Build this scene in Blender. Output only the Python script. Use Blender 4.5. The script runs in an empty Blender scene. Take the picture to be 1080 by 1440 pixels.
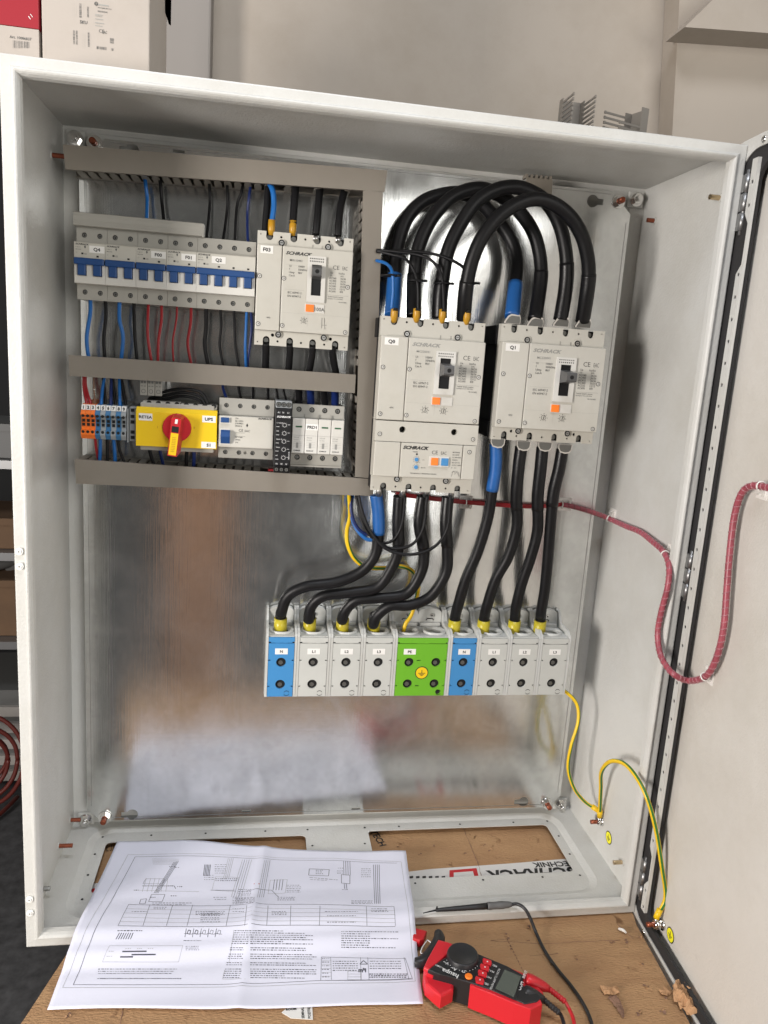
import bpy, bmesh, math, random
from mathutils import Vector, Matrix
from mathutils.geometry import tessellate_polygon
random.seed(7)
C = bpy.context.scene.collection
sc = bpy.context.scene
rad = math.radians
# ------------------------------------------------------------------ camera
CAM = Vector((.2618, -.8565, .7327)); FPX = 1067.5
cd = bpy.data.cameras.new('camera'); cam = bpy.data.objects.new('camera', cd); C.objects.link(cam)
cd.sensor_fit = 'VERTICAL'; cd.sensor_height = 36; cd.lens = FPX/1440*36
cd.clip_start = .02; cd.clip_end = 60
cam.location = CAM; cam.rotation_euler = (rad(78.6858), rad(-3.7475), rad(-8.8956))
sc.camera = cam
# ------------------------------------------------------------------ light
w = bpy.data.worlds.new('World'); sc.world = w; w.use_nodes = True
nt = w.node_tree; bg = nt.nodes['Background']
tc = nt.nodes.new('ShaderNodeTexCoord'); sp = nt.nodes.new('ShaderNodeSeparateXYZ'); rp = nt.nodes.new('ShaderNodeValToRGB')
mr = nt.nodes.new('ShaderNodeMapRange'); mr.inputs['From Min'].default_value = -1
nt.links.new(tc.outputs['Generated'], sp.inputs[0]); nt.links.new(sp.outputs['Z'], mr.inputs['Value'])
nt.links.new(mr.outputs[0], rp.inputs[0]); nt.links.new(rp.outputs[0], bg.inputs[0])
cr = rp.color_ramp
cr.elements[0].position = .25; cr.elements[0].color = (.16, .17, .19, 1)
cr.elements[1].position = .85; cr.elements[1].color = (.60, .59, .56, 1)
e = cr.elements.new(.5); e.color = (.33, .32, .30, 1)
bg.inputs[1].default_value = 0.28
def area(name, loc, tgt, sx, sy, power, col):
    l = bpy.data.lights.new(name, 'AREA'); l.shape = 'RECTANGLE'; l.size = sx; l.size_y = sy; l.energy = power; l.color = col
    o = bpy.data.objects.new(name, l); C.objects.link(o); o.location = loc
    o.rotation_euler = (Vector(tgt)-Vector(loc)).to_track_quat('-Z', 'Y').to_euler()
    return o
area('ceiling_light', (.25, -.85, 2.6), (.4, .0, .2), 1.0, .5, 30, (.90, .93, 1))
area('window_light', (-1.55, -1.40, .66), (.5, .1, .45), .55, .8, 80, (1, .94, .89))
area('door_daylight', (2.0, -3.1, 1.0), (.4, .2, .5), 2.3, 2.3, 98, (1, .98, .94))
sc.view_settings.view_transform = 'Standard'; sc.view_settings.look = 'None'
sc.view_settings.exposure = -0.20; sc.view_settings.gamma = 1
sc.cycles.max_bounces = 6
# ------------------------------------------------------------------ measuring: a photograph point on a known plane
RM = cam.rotation_euler.to_matrix()
def P(u, v, x=None, y=None, z=None):
    d = RM @ Vector(((u-540)/FPX, -(v-720)/FPX, -1))
    t = (y-CAM.y)/d.y if y is not None else (x-CAM.x)/d.x if x is not None else (z-CAM.z)/d.z
    return CAM + d*t
def PX(u, v, y): q = P(u, v, y=y); return (q.x, q.z)
def wear(m):
    """faint grime clouds and fine scratches, for the big plain surfaces"""
    n = m.node_tree; b = n.nodes['Principled BSDF']; g = n.nodes.new('ShaderNodeNewGeometry')
    src = b.inputs['Base Color'].links[0].from_socket
    t = n.nodes.new('ShaderNodeTexNoise'); t.inputs['Scale'].default_value = 3.2; t.inputs['Detail'].default_value = 9; t.inputs['Roughness'].default_value = .72; n.links.new(g.outputs['Position'], t.inputs['Vector'])
    r = n.nodes.new('ShaderNodeValToRGB'); n.links.new(t.outputs['Fac'], r.inputs[0]); r.color_ramp.elements[0].position = .33; r.color_ramp.elements[0].color = (.84, .82, .78, 1); r.color_ramp.elements[1].position = .56; r.color_ramp.elements[1].color = (1, 1, 1, 1)
    mx = n.nodes.new('ShaderNodeMix'); mx.data_type = 'RGBA'; mx.blend_type = 'MULTIPLY'; mx.inputs[0].default_value = .7
    n.links.new(src, mx.inputs[6]); n.links.new(r.outputs[0], mx.inputs[7]); n.links.new(mx.outputs[2], b.inputs['Base Color'])
# ------------------------------------------------------------------ materials
M = {}
def mat(name, col, rough=.5, metal=0., bump=0., bscale=200., var=0., vscale=8., spec=None, coat=0., trans=0., alpha=1., stretch=None, vcol=None, detail=4):
    m = bpy.data.materials.new(name); m.use_nodes = True; n = m.node_tree; b = n.nodes['Principled BSDF']
    b.inputs['Base Color'].default_value = (*col, 1); b.inputs['Roughness'].default_value = rough; b.inputs['Metallic'].default_value = metal
    if spec is not None: b.inputs['Specular IOR Level'].default_value = spec
    if coat: b.inputs['Coat Weight'].default_value = coat; b.inputs['Coat Roughness'].default_value = .15
    if trans: b.inputs['Transmission Weight'].default_value = trans
    if alpha < 1: b.inputs['Alpha'].default_value = alpha
    g = n.nodes.new('ShaderNodeNewGeometry'); mp = n.nodes.new('ShaderNodeMapping'); n.links.new(g.outputs['Position'], mp.inputs[0])
    if stretch: mp.inputs['Scale'].default_value = stretch
    if var:
        t = n.nodes.new('ShaderNodeTexNoise'); t.inputs['Scale'].default_value = vscale; t.inputs['Detail'].default_value = detail; t.inputs['Roughness'].default_value = .6
        n.links.new(mp.outputs[0], t.inputs['Vector'])
        r = n.nodes.new('ShaderNodeValToRGB'); n.links.new(t.outputs['Fac'], r.inputs[0])
        r.color_ramp.elements[0].position = .3; r.color_ramp.elements[1].position = .7
        c2 = vcol or tuple(c*(1-var) for c in col)
        r.color_ramp.elements[0].color = (*c2, 1); r.color_ramp.elements[1].color = (*[min(1, c*(1+var*.3)) for c in col], 1)
        n.links.new(r.outputs[0], b.inputs['Base Color'])
        rr = n.nodes.new('ShaderNodeMapRange'); rr.inputs['To Min'].default_value = max(.03, rough-.08); rr.inputs['To Max'].default_value = min(1, rough+.08)
        n.links.new(t.outputs['Fac'], rr.inputs['Value']); n.links.new(rr.outputs[0], b.inputs['Roughness'])
    if bump:
        t2 = n.nodes.new('ShaderNodeTexNoise'); t2.inputs['Scale'].default_value = bscale; t2.inputs['Detail'].default_value = 2
        n.links.new((mp if stretch else g).outputs[0], t2.inputs['Vector'])
        bp = n.nodes.new('ShaderNodeBump'); bp.inputs['Strength'].default_value = bump; bp.inputs['Distance'].default_value = .0006
        n.links.new(t2.outputs['Fac'], bp.inputs['Height']); n.links.new(bp.outputs[0], b.inputs['Normal'])
    M[name] = m; return m
mat('powder', (.60, .60, .575), .42, bump=.75, bscale=330, var=.07, vscale=5)
mat('powder_door', (.64, .615, .57), .45, bump=.7, bscale=330, var=.05, vscale=5)
mat('duct', (.215, .193, .162), .5, bump=.06, bscale=500, var=.04, vscale=20)
mat('duct_finger_lit', (.30, .275, .235), .5)  # same plastic as the duct, lightened in colour for light the walls lack
mat('duct_in', (.16, .145, .125), .6)
mat('device', (.55, .535, .48), .45, bump=.08, bscale=900, var=.03, vscale=30)
mat('device_grey', (.36, .35, .315), .45, bump=.08, bscale=900, var=.03, vscale=30)
mat('device_white', (.66, .65, .61), .42, var=.02, vscale=30)
mat('device_dark', (.15, .15, .145), .5)
mat('terminal_grey', (.52, .53, .50), .45, bump=.06, bscale=700, var=.04, vscale=40)
mat('pdb_grey', (.55, .56, .54), .42, bump=.06, bscale=700, var=.03, vscale=40)
mat('black', (.007, .007, .008), .5, spec=.3)
mat('hole', (.006, .006, .006), .8)
mat('rubber', (.006, .006, .007), .45, spec=.3, bump=.15, bscale=300, var=.3, vscale=60)
mat('sleeve', (.007, .007, .008), .36, spec=.35, bump=.2, bscale=250, var=.3, vscale=60)
mat('blue_sleeve', (.016, .11, .36), .38, bump=.1, bscale=250, var=.15, vscale=50)
mat('blue_wire', (.012, .13, .42), .36, var=.1, vscale=80)
mat('navy_wire', (.008, .022, .12), .4, var=.1, vscale=80)
mat('red_wire', (.32, .012, .018), .4)
mat('red_bundle', (.36, .075, .10), .38, bump=.3, bscale=200, var=.3, vscale=90)
mat('clear', (.68, .36, .40), .2, alpha=.42)
mat('white_tie', (.78, .76, .72), .4)
mat('tie_clear', (.75, .73, .68), .3, alpha=.75)
mat('toggle_blue', (.010, .058, .20), .45)
mat('pdb_blue', (.05, .24, .52), .42, bump=.05, bscale=700)
mat('pdb_green', (.14, .42, .02), .42, bump=.05, bscale=700)
mat('yellow', (.82, .55, .01), .38, bump=.05, bscale=600)
mat('sticker_yellow', (.88, .83, .02), .5)
mat('earth_yellow', (.80, .52, .01), .36)
mat('earth_green', (.03, .16, .03), .36)
mat('ferrule', (.48, .40, .025), .35)
mat('lug_orange', (.50, .26, .015), .4)
mat('red', (.50, .012, .02), .38)
mat('red_button', (.60, .02, .03), .35)
mat('orange', (.85, .18, .02), .4)
mat('orange_button', (.95, .22, .02), .4)
mat('green_window', (.02, .10, .04), .4)
mat('label_white', (.80, .79, .76), .5)
mat('ink', (.02, .02, .02), .6)
mat('ink_grey', (.10, .10, .095), .6)
mat('ink_light', (.30, .30, .28), .6)
mat('ink_white', (.7, .7, .7), .6)
mat('ink_paper', (.07, .07, .09), .7)
mat('steel', (.62, .62, .62), .28, metal=1, bump=.1, bscale=400)
mat('steel_dull', (.42, .42, .41), .4, metal=1, bump=.1, bscale=300, var=.2, vscale=60)
mat('hinge', (.33, .33, .33), .42, metal=.9)
mat('copper', (.30, .085, .045), .4, metal=.7, var=.2, vscale=200)
mat('brass', (.62, .48, .30), .3, metal=1)
mat('chrome', (.75, .74, .72), .12, metal=1)
mat('gasket', (.022, .021, .022), .75, bump=.3, bscale=300)
mat('handle_grey', (.085, .085, .085), .4)
mat('meter_red', (.62, .018, .03), .38, bump=.15, bscale=500)
mat('meter_black', (.016, .016, .018), .42, bump=.2, bscale=600)
mat('screen', (.085, .10, .085), .12)
mat('probe_grey', (.11, .11, .11), .5)
mat('wall', (.37, .325, .275), .8, bump=.25, bscale=90, var=.05, vscale=4)
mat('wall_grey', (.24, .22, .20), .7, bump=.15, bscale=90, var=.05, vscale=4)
mat('box_white', (.42, .375, .33), .6, var=.03, vscale=20)
mat('box_red', (.30, .012, .022), .5)
mat('box_grey', (.44, .41, .38), .6)
mat('floor', (.075, .075, .078), .85, bump=.9, bscale=60, var=.5, vscale=30)
mat('carton', (.17, .10, .055), .8, bump=.2, bscale=80, var=.15, vscale=12)
mat('reflection_brown', (.62, .34, .20), .8, var=.12, vscale=8)  # only for the unseen block added for the plate's reflection
mat('shelf', (.3, .3, .3), .4, metal=.7)
mat('hose', (.13, .022, .016), .45)
mat('grey_soft', (.06, .06, .06), .8)
mat('tape_white', (.66, .65, .63), .5)
mat('scrap', (.50, .29, .15), .9, bump=.5, bscale=90, var=.25, vscale=60)
mat('scrap_dark', (.26, .15, .10), .9, bump=.4, bscale=90, var=.25, vscale=60)
for k in ('powder', 'powder_door', 'wall', 'duct', 'device', 'device_white', 'box_white', 'pdb_grey'): wear(M[k])
# galvanised sheet: metal with cloudy zinc bloom and fine rolling lines
def galvanised():
    m = mat('galvanised', (.56, .55, .53), .36, metal=.92)
    n = m.node_tree; b = n.nodes['Principled BSDF']; g = n.nodes.new('ShaderNodeNewGeometry')
    def noise(scale, det, st=(1, 1, 1), dist=0):
        mp = n.nodes.new('ShaderNodeMapping'); mp.inputs['Scale'].default_value = st; n.links.new(g.outputs['Position'], mp.inputs[0])
        t = n.nodes.new('ShaderNodeTexNoise'); t.inputs['Scale'].default_value = scale; t.inputs['Detail'].default_value = det; t.inputs['Distortion'].default_value = dist
        t.inputs['Roughness'].default_value = .62
        n.links.new(mp.outputs[0], t.inputs['Vector']); return t
    cl = noise(9, 8, (1, 1, 1), 1.2); fine = noise(90, 3, (1, 1, .5)); ln = noise(60, 2, (9, 1, .15)); vo = n.nodes.new('ShaderNodeTexVoronoi'); vo.inputs['Scale'].default_value = 110
    r = n.nodes.new('ShaderNodeValToRGB'); n.links.new(cl.outputs['Fac'], r.inputs[0])
    r.color_ramp.elements[0].position = .36; r.color_ramp.elements[0].color = (.64, .65, .64, 1)
    r.color_ramp.elements[1].position = .66; r.color_ramp.elements[1].color = (.78, .79, .78, 1)
    mx = n.nodes.new('ShaderNodeMix'); mx.data_type = 'RGBA'; mx.blend_type = 'MULTIPLY'; mx.inputs[0].default_value = .55
    n.links.new(r.outputs[0], mx.inputs[6])
    r2 = n.nodes.new('ShaderNodeValToRGB'); n.links.new(vo.outputs['Color'], r2.inputs[0]); r2.color_ramp.elements[0].color = (.84, .84, .84, 1)
    n.links.new(r2.outputs[0], mx.inputs[7]); n.links.new(mx.outputs[2], b.inputs['Base Color'])
    ad = n.nodes.new('ShaderNodeMath'); ad.operation = 'MULTIPLY_ADD'; n.links.new(cl.outputs['Fac'], ad.inputs[0]); ad.inputs[1].default_value = .20; ad.inputs[2].default_value = .035
    a2 = n.nodes.new('ShaderNodeMath'); a2.operation = 'MULTIPLY_ADD'; n.links.new(fine.outputs['Fac'], a2.inputs[0]); a2.inputs[1].default_value = .07; n.links.new(ad.outputs[0], a2.inputs[2])
    n.links.new(a2.outputs[0], b.inputs['Roughness'])
    s0 = n.nodes.new('ShaderNodeMath'); s0.operation = 'ADD'; n.links.new(ln.outputs['Fac'], s0.inputs[0]); n.links.new(fine.outputs['Fac'], s0.inputs[1])
    ln2 = noise(55, 2, (.15, 1, 9)); s = n.nodes.new('ShaderNodeMath'); s.operation = 'MULTIPLY_ADD'; n.links.new(ln2.outputs['Fac'], s.inputs[0]); s.inputs[1].default_value = .6; n.links.new(s0.outputs[0], s.inputs[2])
    bp = n.nodes.new('ShaderNodeBump'); bp.inputs['Strength'].default_value = .14; bp.inputs['Distance'].default_value = .0003
    n.links.new(s.outputs[0], bp.inputs['Height']); n.links.new(bp.outputs[0], b.inputs['Normal'])
    b.inputs['Anisotropic'].default_value = .80
    cv = n.nodes.new('ShaderNodeCombineXYZ'); cv.inputs[2].default_value = 1; n.links.new(cv.outputs[0], b.inputs['Tangent'])
galvanised()
def cardboard():
    m = mat('cardboard', (.43, .26, .13), .82)
    n = m.node_tree; b = n.nodes['Principled BSDF']; g = n.nodes.new('ShaderNodeNewGeometry')
    def noise(scale, det, st, dist=0):
        mp = n.nodes.new('ShaderNodeMapping'); mp.inputs['Scale'].default_value = st; n.links.new(g.outputs['Position'], mp.inputs[0])
        t = n.nodes.new('ShaderNodeTexNoise'); t.inputs['Scale'].default_value = scale; t.inputs['Detail'].default_value = det; t.inputs['Distortion'].default_value = dist
        n.links.new(mp.outputs[0], t.inputs['Vector']); return t
    a = noise(9, 8, (1, 3.2, 1), .2); f = noise(190, 6, (1, 3, 1)); sp = noise(38, 5, (1, 1, 1), .8)
    r = n.nodes.new('ShaderNodeValToRGB'); n.links.new(a.outputs['Fac'], r.inputs[0])
    r.color_ramp.elements[0].position = .25; r.color_ramp.elements[0].color = (.35, .195, .095, 1)
    r.color_ramp.elements[1].position = .7; r.color_ramp.elements[1].color = (.46, .28, .14, 1)
    mx = n.nodes.new('ShaderNodeMix'); mx.data_type = 'RGBA'; mx.blend_type = 'MULTIPLY'
    mx.inputs[0].default_value = 1
    r2 = n.nodes.new('ShaderNodeValToRGB'); n.links.new(sp.outputs['Fac'], r2.inputs[0])
    r2.color_ramp.elements[0].position = .27; r2.color_ramp.elements[0].color = (.45, .38, .33, 1)
    r2.color_ramp.elements[1].position = .36; r2.color_ramp.elements[1].color = (1, 1, 1, 1)
    n.links.new(r.outputs[0], mx.inputs[6]); n.links.new(r2.outputs[0], mx.inputs[7]); n.links.new(mx.outputs[2], b.inputs['Base Color'])
    s = n.nodes.new('ShaderNodeMath'); s.operation = 'ADD'; n.links.new(f.outputs['Fac'], s.inputs[0]); n.links.new(sp.outputs['Fac'], s.inputs[1])
    bp = n.nodes.new('ShaderNodeBump'); bp.inputs['Strength'].default_value = 1.0; bp.inputs['Distance'].default_value = .0018
    n.links.new(s.outputs[0], bp.inputs['Height']); n.links.new(bp.outputs[0], b.inputs['Normal'])
cardboard()
mat('paper', (.70, .71, .82), .65, bump=.12, bscale=25)
# ------------------------------------------------------------------ mesh helpers
_txt = {}
def text_mesh(s, bold, ital):
    k = (s, bold, ital)
    if k not in _txt:
        c = bpy.data.curves.new('t', 'FONT'); c.body = s; c.size = 1; c.resolution_u = 2; c.offset = bold; c.shear = ital
        o = bpy.data.objects.new('t', c); C.objects.link(o)
        dg = bpy.context.evaluated_depsgraph_get(); me = bpy.data.meshes.new_from_object(o.evaluated_get(dg))
        vs = [(v.co.x, v.co.y) for v in me.vertices]; fs = [tuple(p.vertices) for p in me.polygons]
        bpy.data.objects.remove(o); bpy.data.curves.remove(c); bpy.data.meshes.remove(me)
        xs = [v[0] for v in vs] or [0]
        _txt[k] = (vs, fs, min(xs), max(xs))
    return _txt[k]
class MB:
    def __init__(s): s.v = []; s.f = []; s.m = []; s.sm = []
    def add(s, vs, fs, mi=0, smooth=False):
        o = len(s.v); s.v += [tuple(p) for p in vs]
        for f in fs: s.f.append(tuple(i+o for i in f)); s.m.append(mi); s.sm.append(smooth)
        return s
    def box(s, x0, x1, y0, y1, z0, z1, mi=0, b=0.):
        if x0 > x1: x0, x1 = x1, x0
        if y0 > y1: y0, y1 = y1, y0
        if z0 > z1: z0, z1 = z1, z0
        if b <= 0:
            vs = [(x, y, z) for x in (x0, x1) for y in (y0, y1) for z in (z0, z1)]
            return s.add(vs, [(0, 1, 3, 2), (4, 6, 7, 5), (0, 4, 5, 1), (2, 3, 7, 6), (0, 2, 6, 4), (1, 5, 7, 3)], mi)
        bm = bmesh.new(); bmesh.ops.create_cube(bm, size=1)
        for v in bm.verts: v.co = Vector(((x0+x1)/2+v.co.x*(x1-x0), (y0+y1)/2+v.co.y*(y1-y0), (z0+z1)/2+v.co.z*(z1-z0)))
        bmesh.ops.bevel(bm, geom=bm.edges[:]+bm.verts[:], offset=min(b, .45*min(x1-x0, y1-y0, z1-z0)), segments=2, profile=.5, affect='EDGES')
        bm.verts.index_update()
        s.add([v.co[:] for v in bm.verts], [tuple(v.index for v in f.verts) for f in bm.faces], mi, False); bm.free(); return s
    def quad(s, a, b, c, d, mi=0): return s.add([a, b, c, d], [(0, 1, 2, 3)], mi)
    def prism(s, pts, y0, y1, mi=0, holes=(), fn=None, back=True):
        """outline in (x,z), extruded from y0 (towards the viewer) to y1; fn maps (x,y,z) elsewhere"""
        fn = fn or (lambda x, y, z: (x, y, z))
        loops = [list(pts)]+[list(h) for h in holes]
        tris = tessellate_polygon([[Vector((p[0], p[1], 0)) for p in l] for l in loops])
        flat = [p for l in loops for p in l]; n = len(flat)
        vs = [fn(p[0], y0, p[1]) for p in flat]+[fn(p[0], y1, p[1]) for p in flat]
        fs = []
        for t in tris:
            a, b_, c = (flat[i] for i in t)
            ar = (b_[0]-a[0])*(c[1]-a[1])-(b_[1]-a[1])*(c[0]-a[0])
            t = t if ar > 0 else t[::-1]
            fs.append(tuple(t))
            if back: fs.append(tuple(i+n for i in t[::-1]))
        o = 0
        for k, l in enumerate(loops):
            ar = sum(l[i][0]*l[(i+1) % len(l)][1]-l[(i+1) % len(l)][0]*l[i][1] for i in range(len(l)))
            ccw = ar > 0
            for i in range(len(l)):
                a, b_ = o+i, o+(i+1) % len(l)
                q = (a, a+n, b_+n, b_)
                if (k == 0) != ccw: q = q[::-1]
                fs.append(q)
            o += len(l)
        return s.add(vs, fs, mi)
    def profx(s, prof, x0, x1, mi=0):
        """(y,z) profile swept along x"""
        return s.prism([(p[1], -p[0]) for p in prof], x0, x1, mi, fn=lambda a, b, c: (b, -c, a))
    def tube(s, pts, r, mi=0, n=10, sub=6, caps=True, stripe=None, smooth=True, twist=0.):
        pts = [Vector(p) for p in pts]
        rs = r if isinstance(r, (list, tuple)) else [r]*len(pts)
        if sub > 1 and len(pts) > 2:
            q = []; qr = []
            for i in range(len(pts)-1):
                p0, p1, p2, p3 = pts[max(i-1, 0)], pts[i], pts[i+1], pts[min(i+2, len(pts)-1)]
                for k in range(sub):
                    t = k/sub; t2 = t*t; t3 = t2*t
                    q.append(.5*((2*p1)+(p2-p0)*t+(2*p0-5*p1+4*p2-p3)*t2+(3*p1-p0-3*p2+p3)*t3)); qr.append(rs[i]*(1-t)+rs[i+1]*t)
            q.append(pts[-1]); qr.append(rs[-1]); pts, rs = q, qr
        T = [(pts[min(i+1, len(pts)-1)]-pts[max(i-1, 0)]).normalized() for i in range(len(pts))]
        N = T[0].orthogonal().normalized(); vs = []; fs = []; ms = []
        for i, p in enumerate(pts):
            if i: N = (N-T[i]*N.dot(T[i])).normalized()
            B = T[i].cross(N)
            for k in range(n):
                a = 2*math.pi*k/n + twist*i; vs.append(p+(N*math.cos(a)+B*math.sin(a))*rs[i])
        for i in range(len(pts)-1):
            for k in range(n):
                fs.append((i*n+k, i*n+(k+1) % n, (i+1)*n+(k+1) % n, (i+1)*n+k)); ms.append(mi if not stripe or k % (n//2) >= max(1, n//5) else stripe)
        o = len(s.v); s.v += [tuple(v) for v in vs]
        for f, m_ in zip(fs, ms): s.f.append(tuple(i+o for i in f)); s.m.append(m_); s.sm.append(smooth)
        if caps:
            s.f.append(tuple(o+k for k in range(n))[::-1]); s.m.append(mi); s.sm.append(False)
            s.f.append(tuple(o+(len(pts)-1)*n+k for k in range(n))); s.m.append(mi); s.sm.append(False)
        return s
    def cyl(s, a, b, r, mi=0, n=14, r2=None, smooth=True): return s.tube([a, b], [r, r if r2 is None else r2], mi, n, 1, smooth=smooth)
    def cyly(s, x, z, y0, y1, r, mi=0, n=14): return s.cyl((x, y0, z), (x, y1, z), r, mi, n)
    def text(s, t, size, fn, mi=0, bold=.0, ital=0., align=0, xs=1.):
        """fn(a,b): text-plane coordinates in metres -> world; align 0 left, .5 centre"""
        vs, fs, a, b = text_mesh(t, bold, ital)
        off = a+(b-a)*align
        return s.add([fn((p[0]-off)*size*xs, p[1]*size) for p in vs], fs, mi)
    def tx(s, t, x, z, y, size, mi=0, bold=.01, ital=0., align=0, xs=1.):
        return s.text(t, size, lambda a, b: (x+a, y, z+b), mi, bold, ital, align, xs)
    def ring(s, x, z, y, r0, r1, mi=0, n=18):
        vs = [(x+r*math.cos(2*math.pi*k/n), y, z+r*math.sin(2*math.pi*k/n)) for r in (r0, r1) for k in range(n)]
        return s.add(vs, [(k, (k+1) % n, n+(k+1) % n, n+k) for k in range(n)], mi)
    def rect(s, x0, x1, z0, z1, y, mi=0): return s.quad((x0, y, z0), (x1, y, z0), (x1, y, z1), (x0, y, z1), mi)
    def mesh(s, name, mats, off=Vector()):
        me = bpy.data.meshes.new(name)
        me.from_pydata([(v[0]-off[0], v[1]-off[1], v[2]-off[2]) for v in s.v], [], s.f)
        for m_ in (mats if isinstance(mats, (list, tuple)) else [mats]): me.materials.append(M[m_])
        me.polygons.foreach_set('material_index', s.m); me.polygons.foreach_set('use_smooth', s.sm); me.update()
        return me
    def build(s, name, mats, parent=None, loc=None, local=False, label=None):
        if parent is not None and not local: off = wloc(parent)
        elif parent is None and loc is None and not local:
            xs, ys, zs = zip(*s.v); off = Vector(((min(xs)+max(xs))/2, (min(ys)+max(ys))/2, min(zs)))
        else: off = Vector(loc) if loc is not None else Vector()
        o = bpy.data.objects.new(name, s.mesh(name, mats, off)); C.objects.link(o)
        if parent is not None: o.parent = parent
        else: o.location = off
        if label: o['label'] = label
        return o
def wloc(o):
    v = Vector(o.location)
    while o.parent: o = o.parent; v = v+Vector(o.location)
    return v
def piece(name, me, parent, wp):
    """one of many alike pieces sharing a mesh, at world point wp"""
    o = bpy.data.objects.new(name, me); C.objects.link(o); o.parent = parent; o.location = Vector(wp)-wloc(parent); return o
def thing(name, label, cat, loc, group=None, rz=0):
    o = bpy.data.objects.new(name, None); C.objects.link(o); o.location = loc; o.rotation_euler = (0, 0, rz); o.empty_display_size = .01
    o['label'] = label; o['category'] = cat
    if group: o['group'] = group
    return o
def tag(o, label, cat, group=None):
    o['label'] = label; o['category'] = cat
    if group: o['group'] = group
    return o
def struct(o): o['kind'] = 'structure'; return o
def circle(x, z, r, n=14, ph=0): return [(x+r*math.cos(2*math.pi*k/n+ph), z+r*math.sin(2*math.pi*k/n+ph)) for k in range(n)]
def rrect(x0, x1, z0, z1, r, n=4):
    o = []
    for cx, cz, a in ((x1-r, z1-r, 0), (x0+r, z1-r, 90), (x0+r, z0+r, 180), (x1-r, z0+r, 270)):
        for k in range(n+1): t = rad(a+90*k/n); o.append((cx+r*math.cos(t), cz+r*math.sin(t)))
    return o
def screw_mesh(r, name='screw', m=('steel_dull', 'hole')):
    b = MB(); b.cyly(0, 0, 0, .002, r, 0, 12)
    for a in (.6, .6+math.pi/2):
        c, s_ = math.cos(a)*r*.75, math.sin(a)*r*.75; w_ = r*.16
        nx, nz = -s_/r*w_, c/r*w_
        b.quad((-c-nx, -.0002, -s_-nz), (c-nx, -.0002, s_-nz), (c+nx, -.0002, s_+nz), (-c+nx, -.0002, -s_+nz), 1)
    return b.mesh(name, m)
# =================================================================== SETTING
b = MB(); b.quad((-6, -4, -.8), (6, -4, -.8), (6, 6, -.8), (-6, 6, -.8)); struct(b.build('floor', 'floor'))
# plastered wall behind, with its pier and the boxed beam
b = MB(); b.box(-.03, 2.2, .62, .72, -.8, 2.6); struct(b.build('wall', 'wall'))
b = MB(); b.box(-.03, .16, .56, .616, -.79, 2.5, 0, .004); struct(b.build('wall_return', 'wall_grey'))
b = MB(); b.prism([PX(945, -60, .6), PX(925, 330, .6), (2.1, .9), (2.1, 1.6)], .565, .6185); struct(b.build('wall_pier', 'wall'))
b = MB()
q = [PX(963, 38, .50), PX(1130, 50, .50), PX(1130, -120, .50), PX(1080, -60, .5), PX(1010, -8, .5)]
b.prism(q, .50, .5645); struct(b.build('ceiling_beam', 'wall'))
b = MB(); b.box(-6, 6, 3.4, 3.5, -.8, 3.0); struct(b.build('far_wall', 'grey_soft'))
# cardboard covered bench top
ed = [P(28, 1445, z=-.002), P(36, 1430, z=-.002), P(70, 1378, z=-.002), P(95, 1340, z=-.002)]
out = [(e_.x, e_.y) for e_ in ed]
nn = lambda t: random.uniform(-1, 1)*t
out = [(-.01, -.30), (out[0][0]-.002, out[0][1])]+out[1:]+[(.052, .0), (.055, .245), (.7975, .245), (.7975, .0), (.7925, -.020), (.790, -.055), (.784, -.127), (.775, -.22), (.765, -.32)]
b = MB(); b.prism([(p[0], p[1]) for p in out[::-1]], -.002, -.032, fn=lambda x, y, z: (x, z, y))
o = tag(b.build('bench_board', 'cardboard'), 'worn brown cardboard covered bench top under the grey cabinet', 'bench')
def flat(b, pts, z, mi=0): return b.add([(p[0], p[1], z) for p in pts], [tuple(range(len(pts)))], mi)
def flatpoly(b, pts, z0, z1, mi=0, holes=()):
    return b.prism(pts, z1, z0, mi, holes, fn=lambda x, y, z: (x, z, y))
def PZ(u, v, z): q_ = P(u, v, z=z); return (q_.x, q_.y)
# printed tape and scuffs on the board
b = MB(); Z = -.0016
tp = [PZ(540, 1230, Z), PZ(606, 1222, Z), PZ(720, 1214, Z), PZ(815, 1206, Z), PZ(840, 1245, Z), PZ(560, 1265, Z)]
flat(b, tp[::-1], Z)
o = tag(b.build('packing_tape', 'tape_white'), 'white printed tape on the board seen through the right floor cutout', 'tape')
b = MB(); u0 = Vector((*PZ(806, 1211, Z), Z)); u1 = Vector((*PZ(738, 1214, Z), Z)); ax = (u1-u0).normalized(); ay = Vector((-ax.y, ax.x, 0))
zz = Vector((0, 0, .0002))
b.text('TECHNIK', .0155, lambda a, c: u0+ax*a+ay*c+zz, 0, .03, 0, 0, 1.0)
b.text('SCHRACK', .034, lambda a, c: u0+ax*(a+.004)+ay*c+ay*.0135+zz, 0, .03, .3, 0, .9)
k = b.build('lettering', 'ink', o)
b = MB()
q = [PZ(632, 1224, Z), PZ(670, 1221, Z), PZ(675, 1240, Z), PZ(632, 1242, Z)]
flat(b, q[::-1], Z+.0003); b.build('red_frame', 'red', o)
b = MB(); q = [PZ(638, 1227.5, Z), PZ(665, 1225.5, Z), PZ(669, 1240, Z), PZ(638, 1241, Z)]; flat(b, q[::-1], Z+.0005); b.build('frame_centre', 'tape_white', o)
b = MB()
for k in range(6): u = 588+k*9; q = [PZ(u-12, 1232.5, Z), PZ(u-7, 1232, Z), PZ(u-7, 1235, Z), PZ(u-12, 1235.5, Z)]; flat(b, q[::-1], Z+.0004)
b.build('dash_print', 'ink', o)
b = MB(); q = [PZ(120, 1243, Z), PZ(150, 1241, Z), PZ(160, 1262, Z), PZ(114, 1264, Z)]; flat(b, q[::-1], Z)
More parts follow.
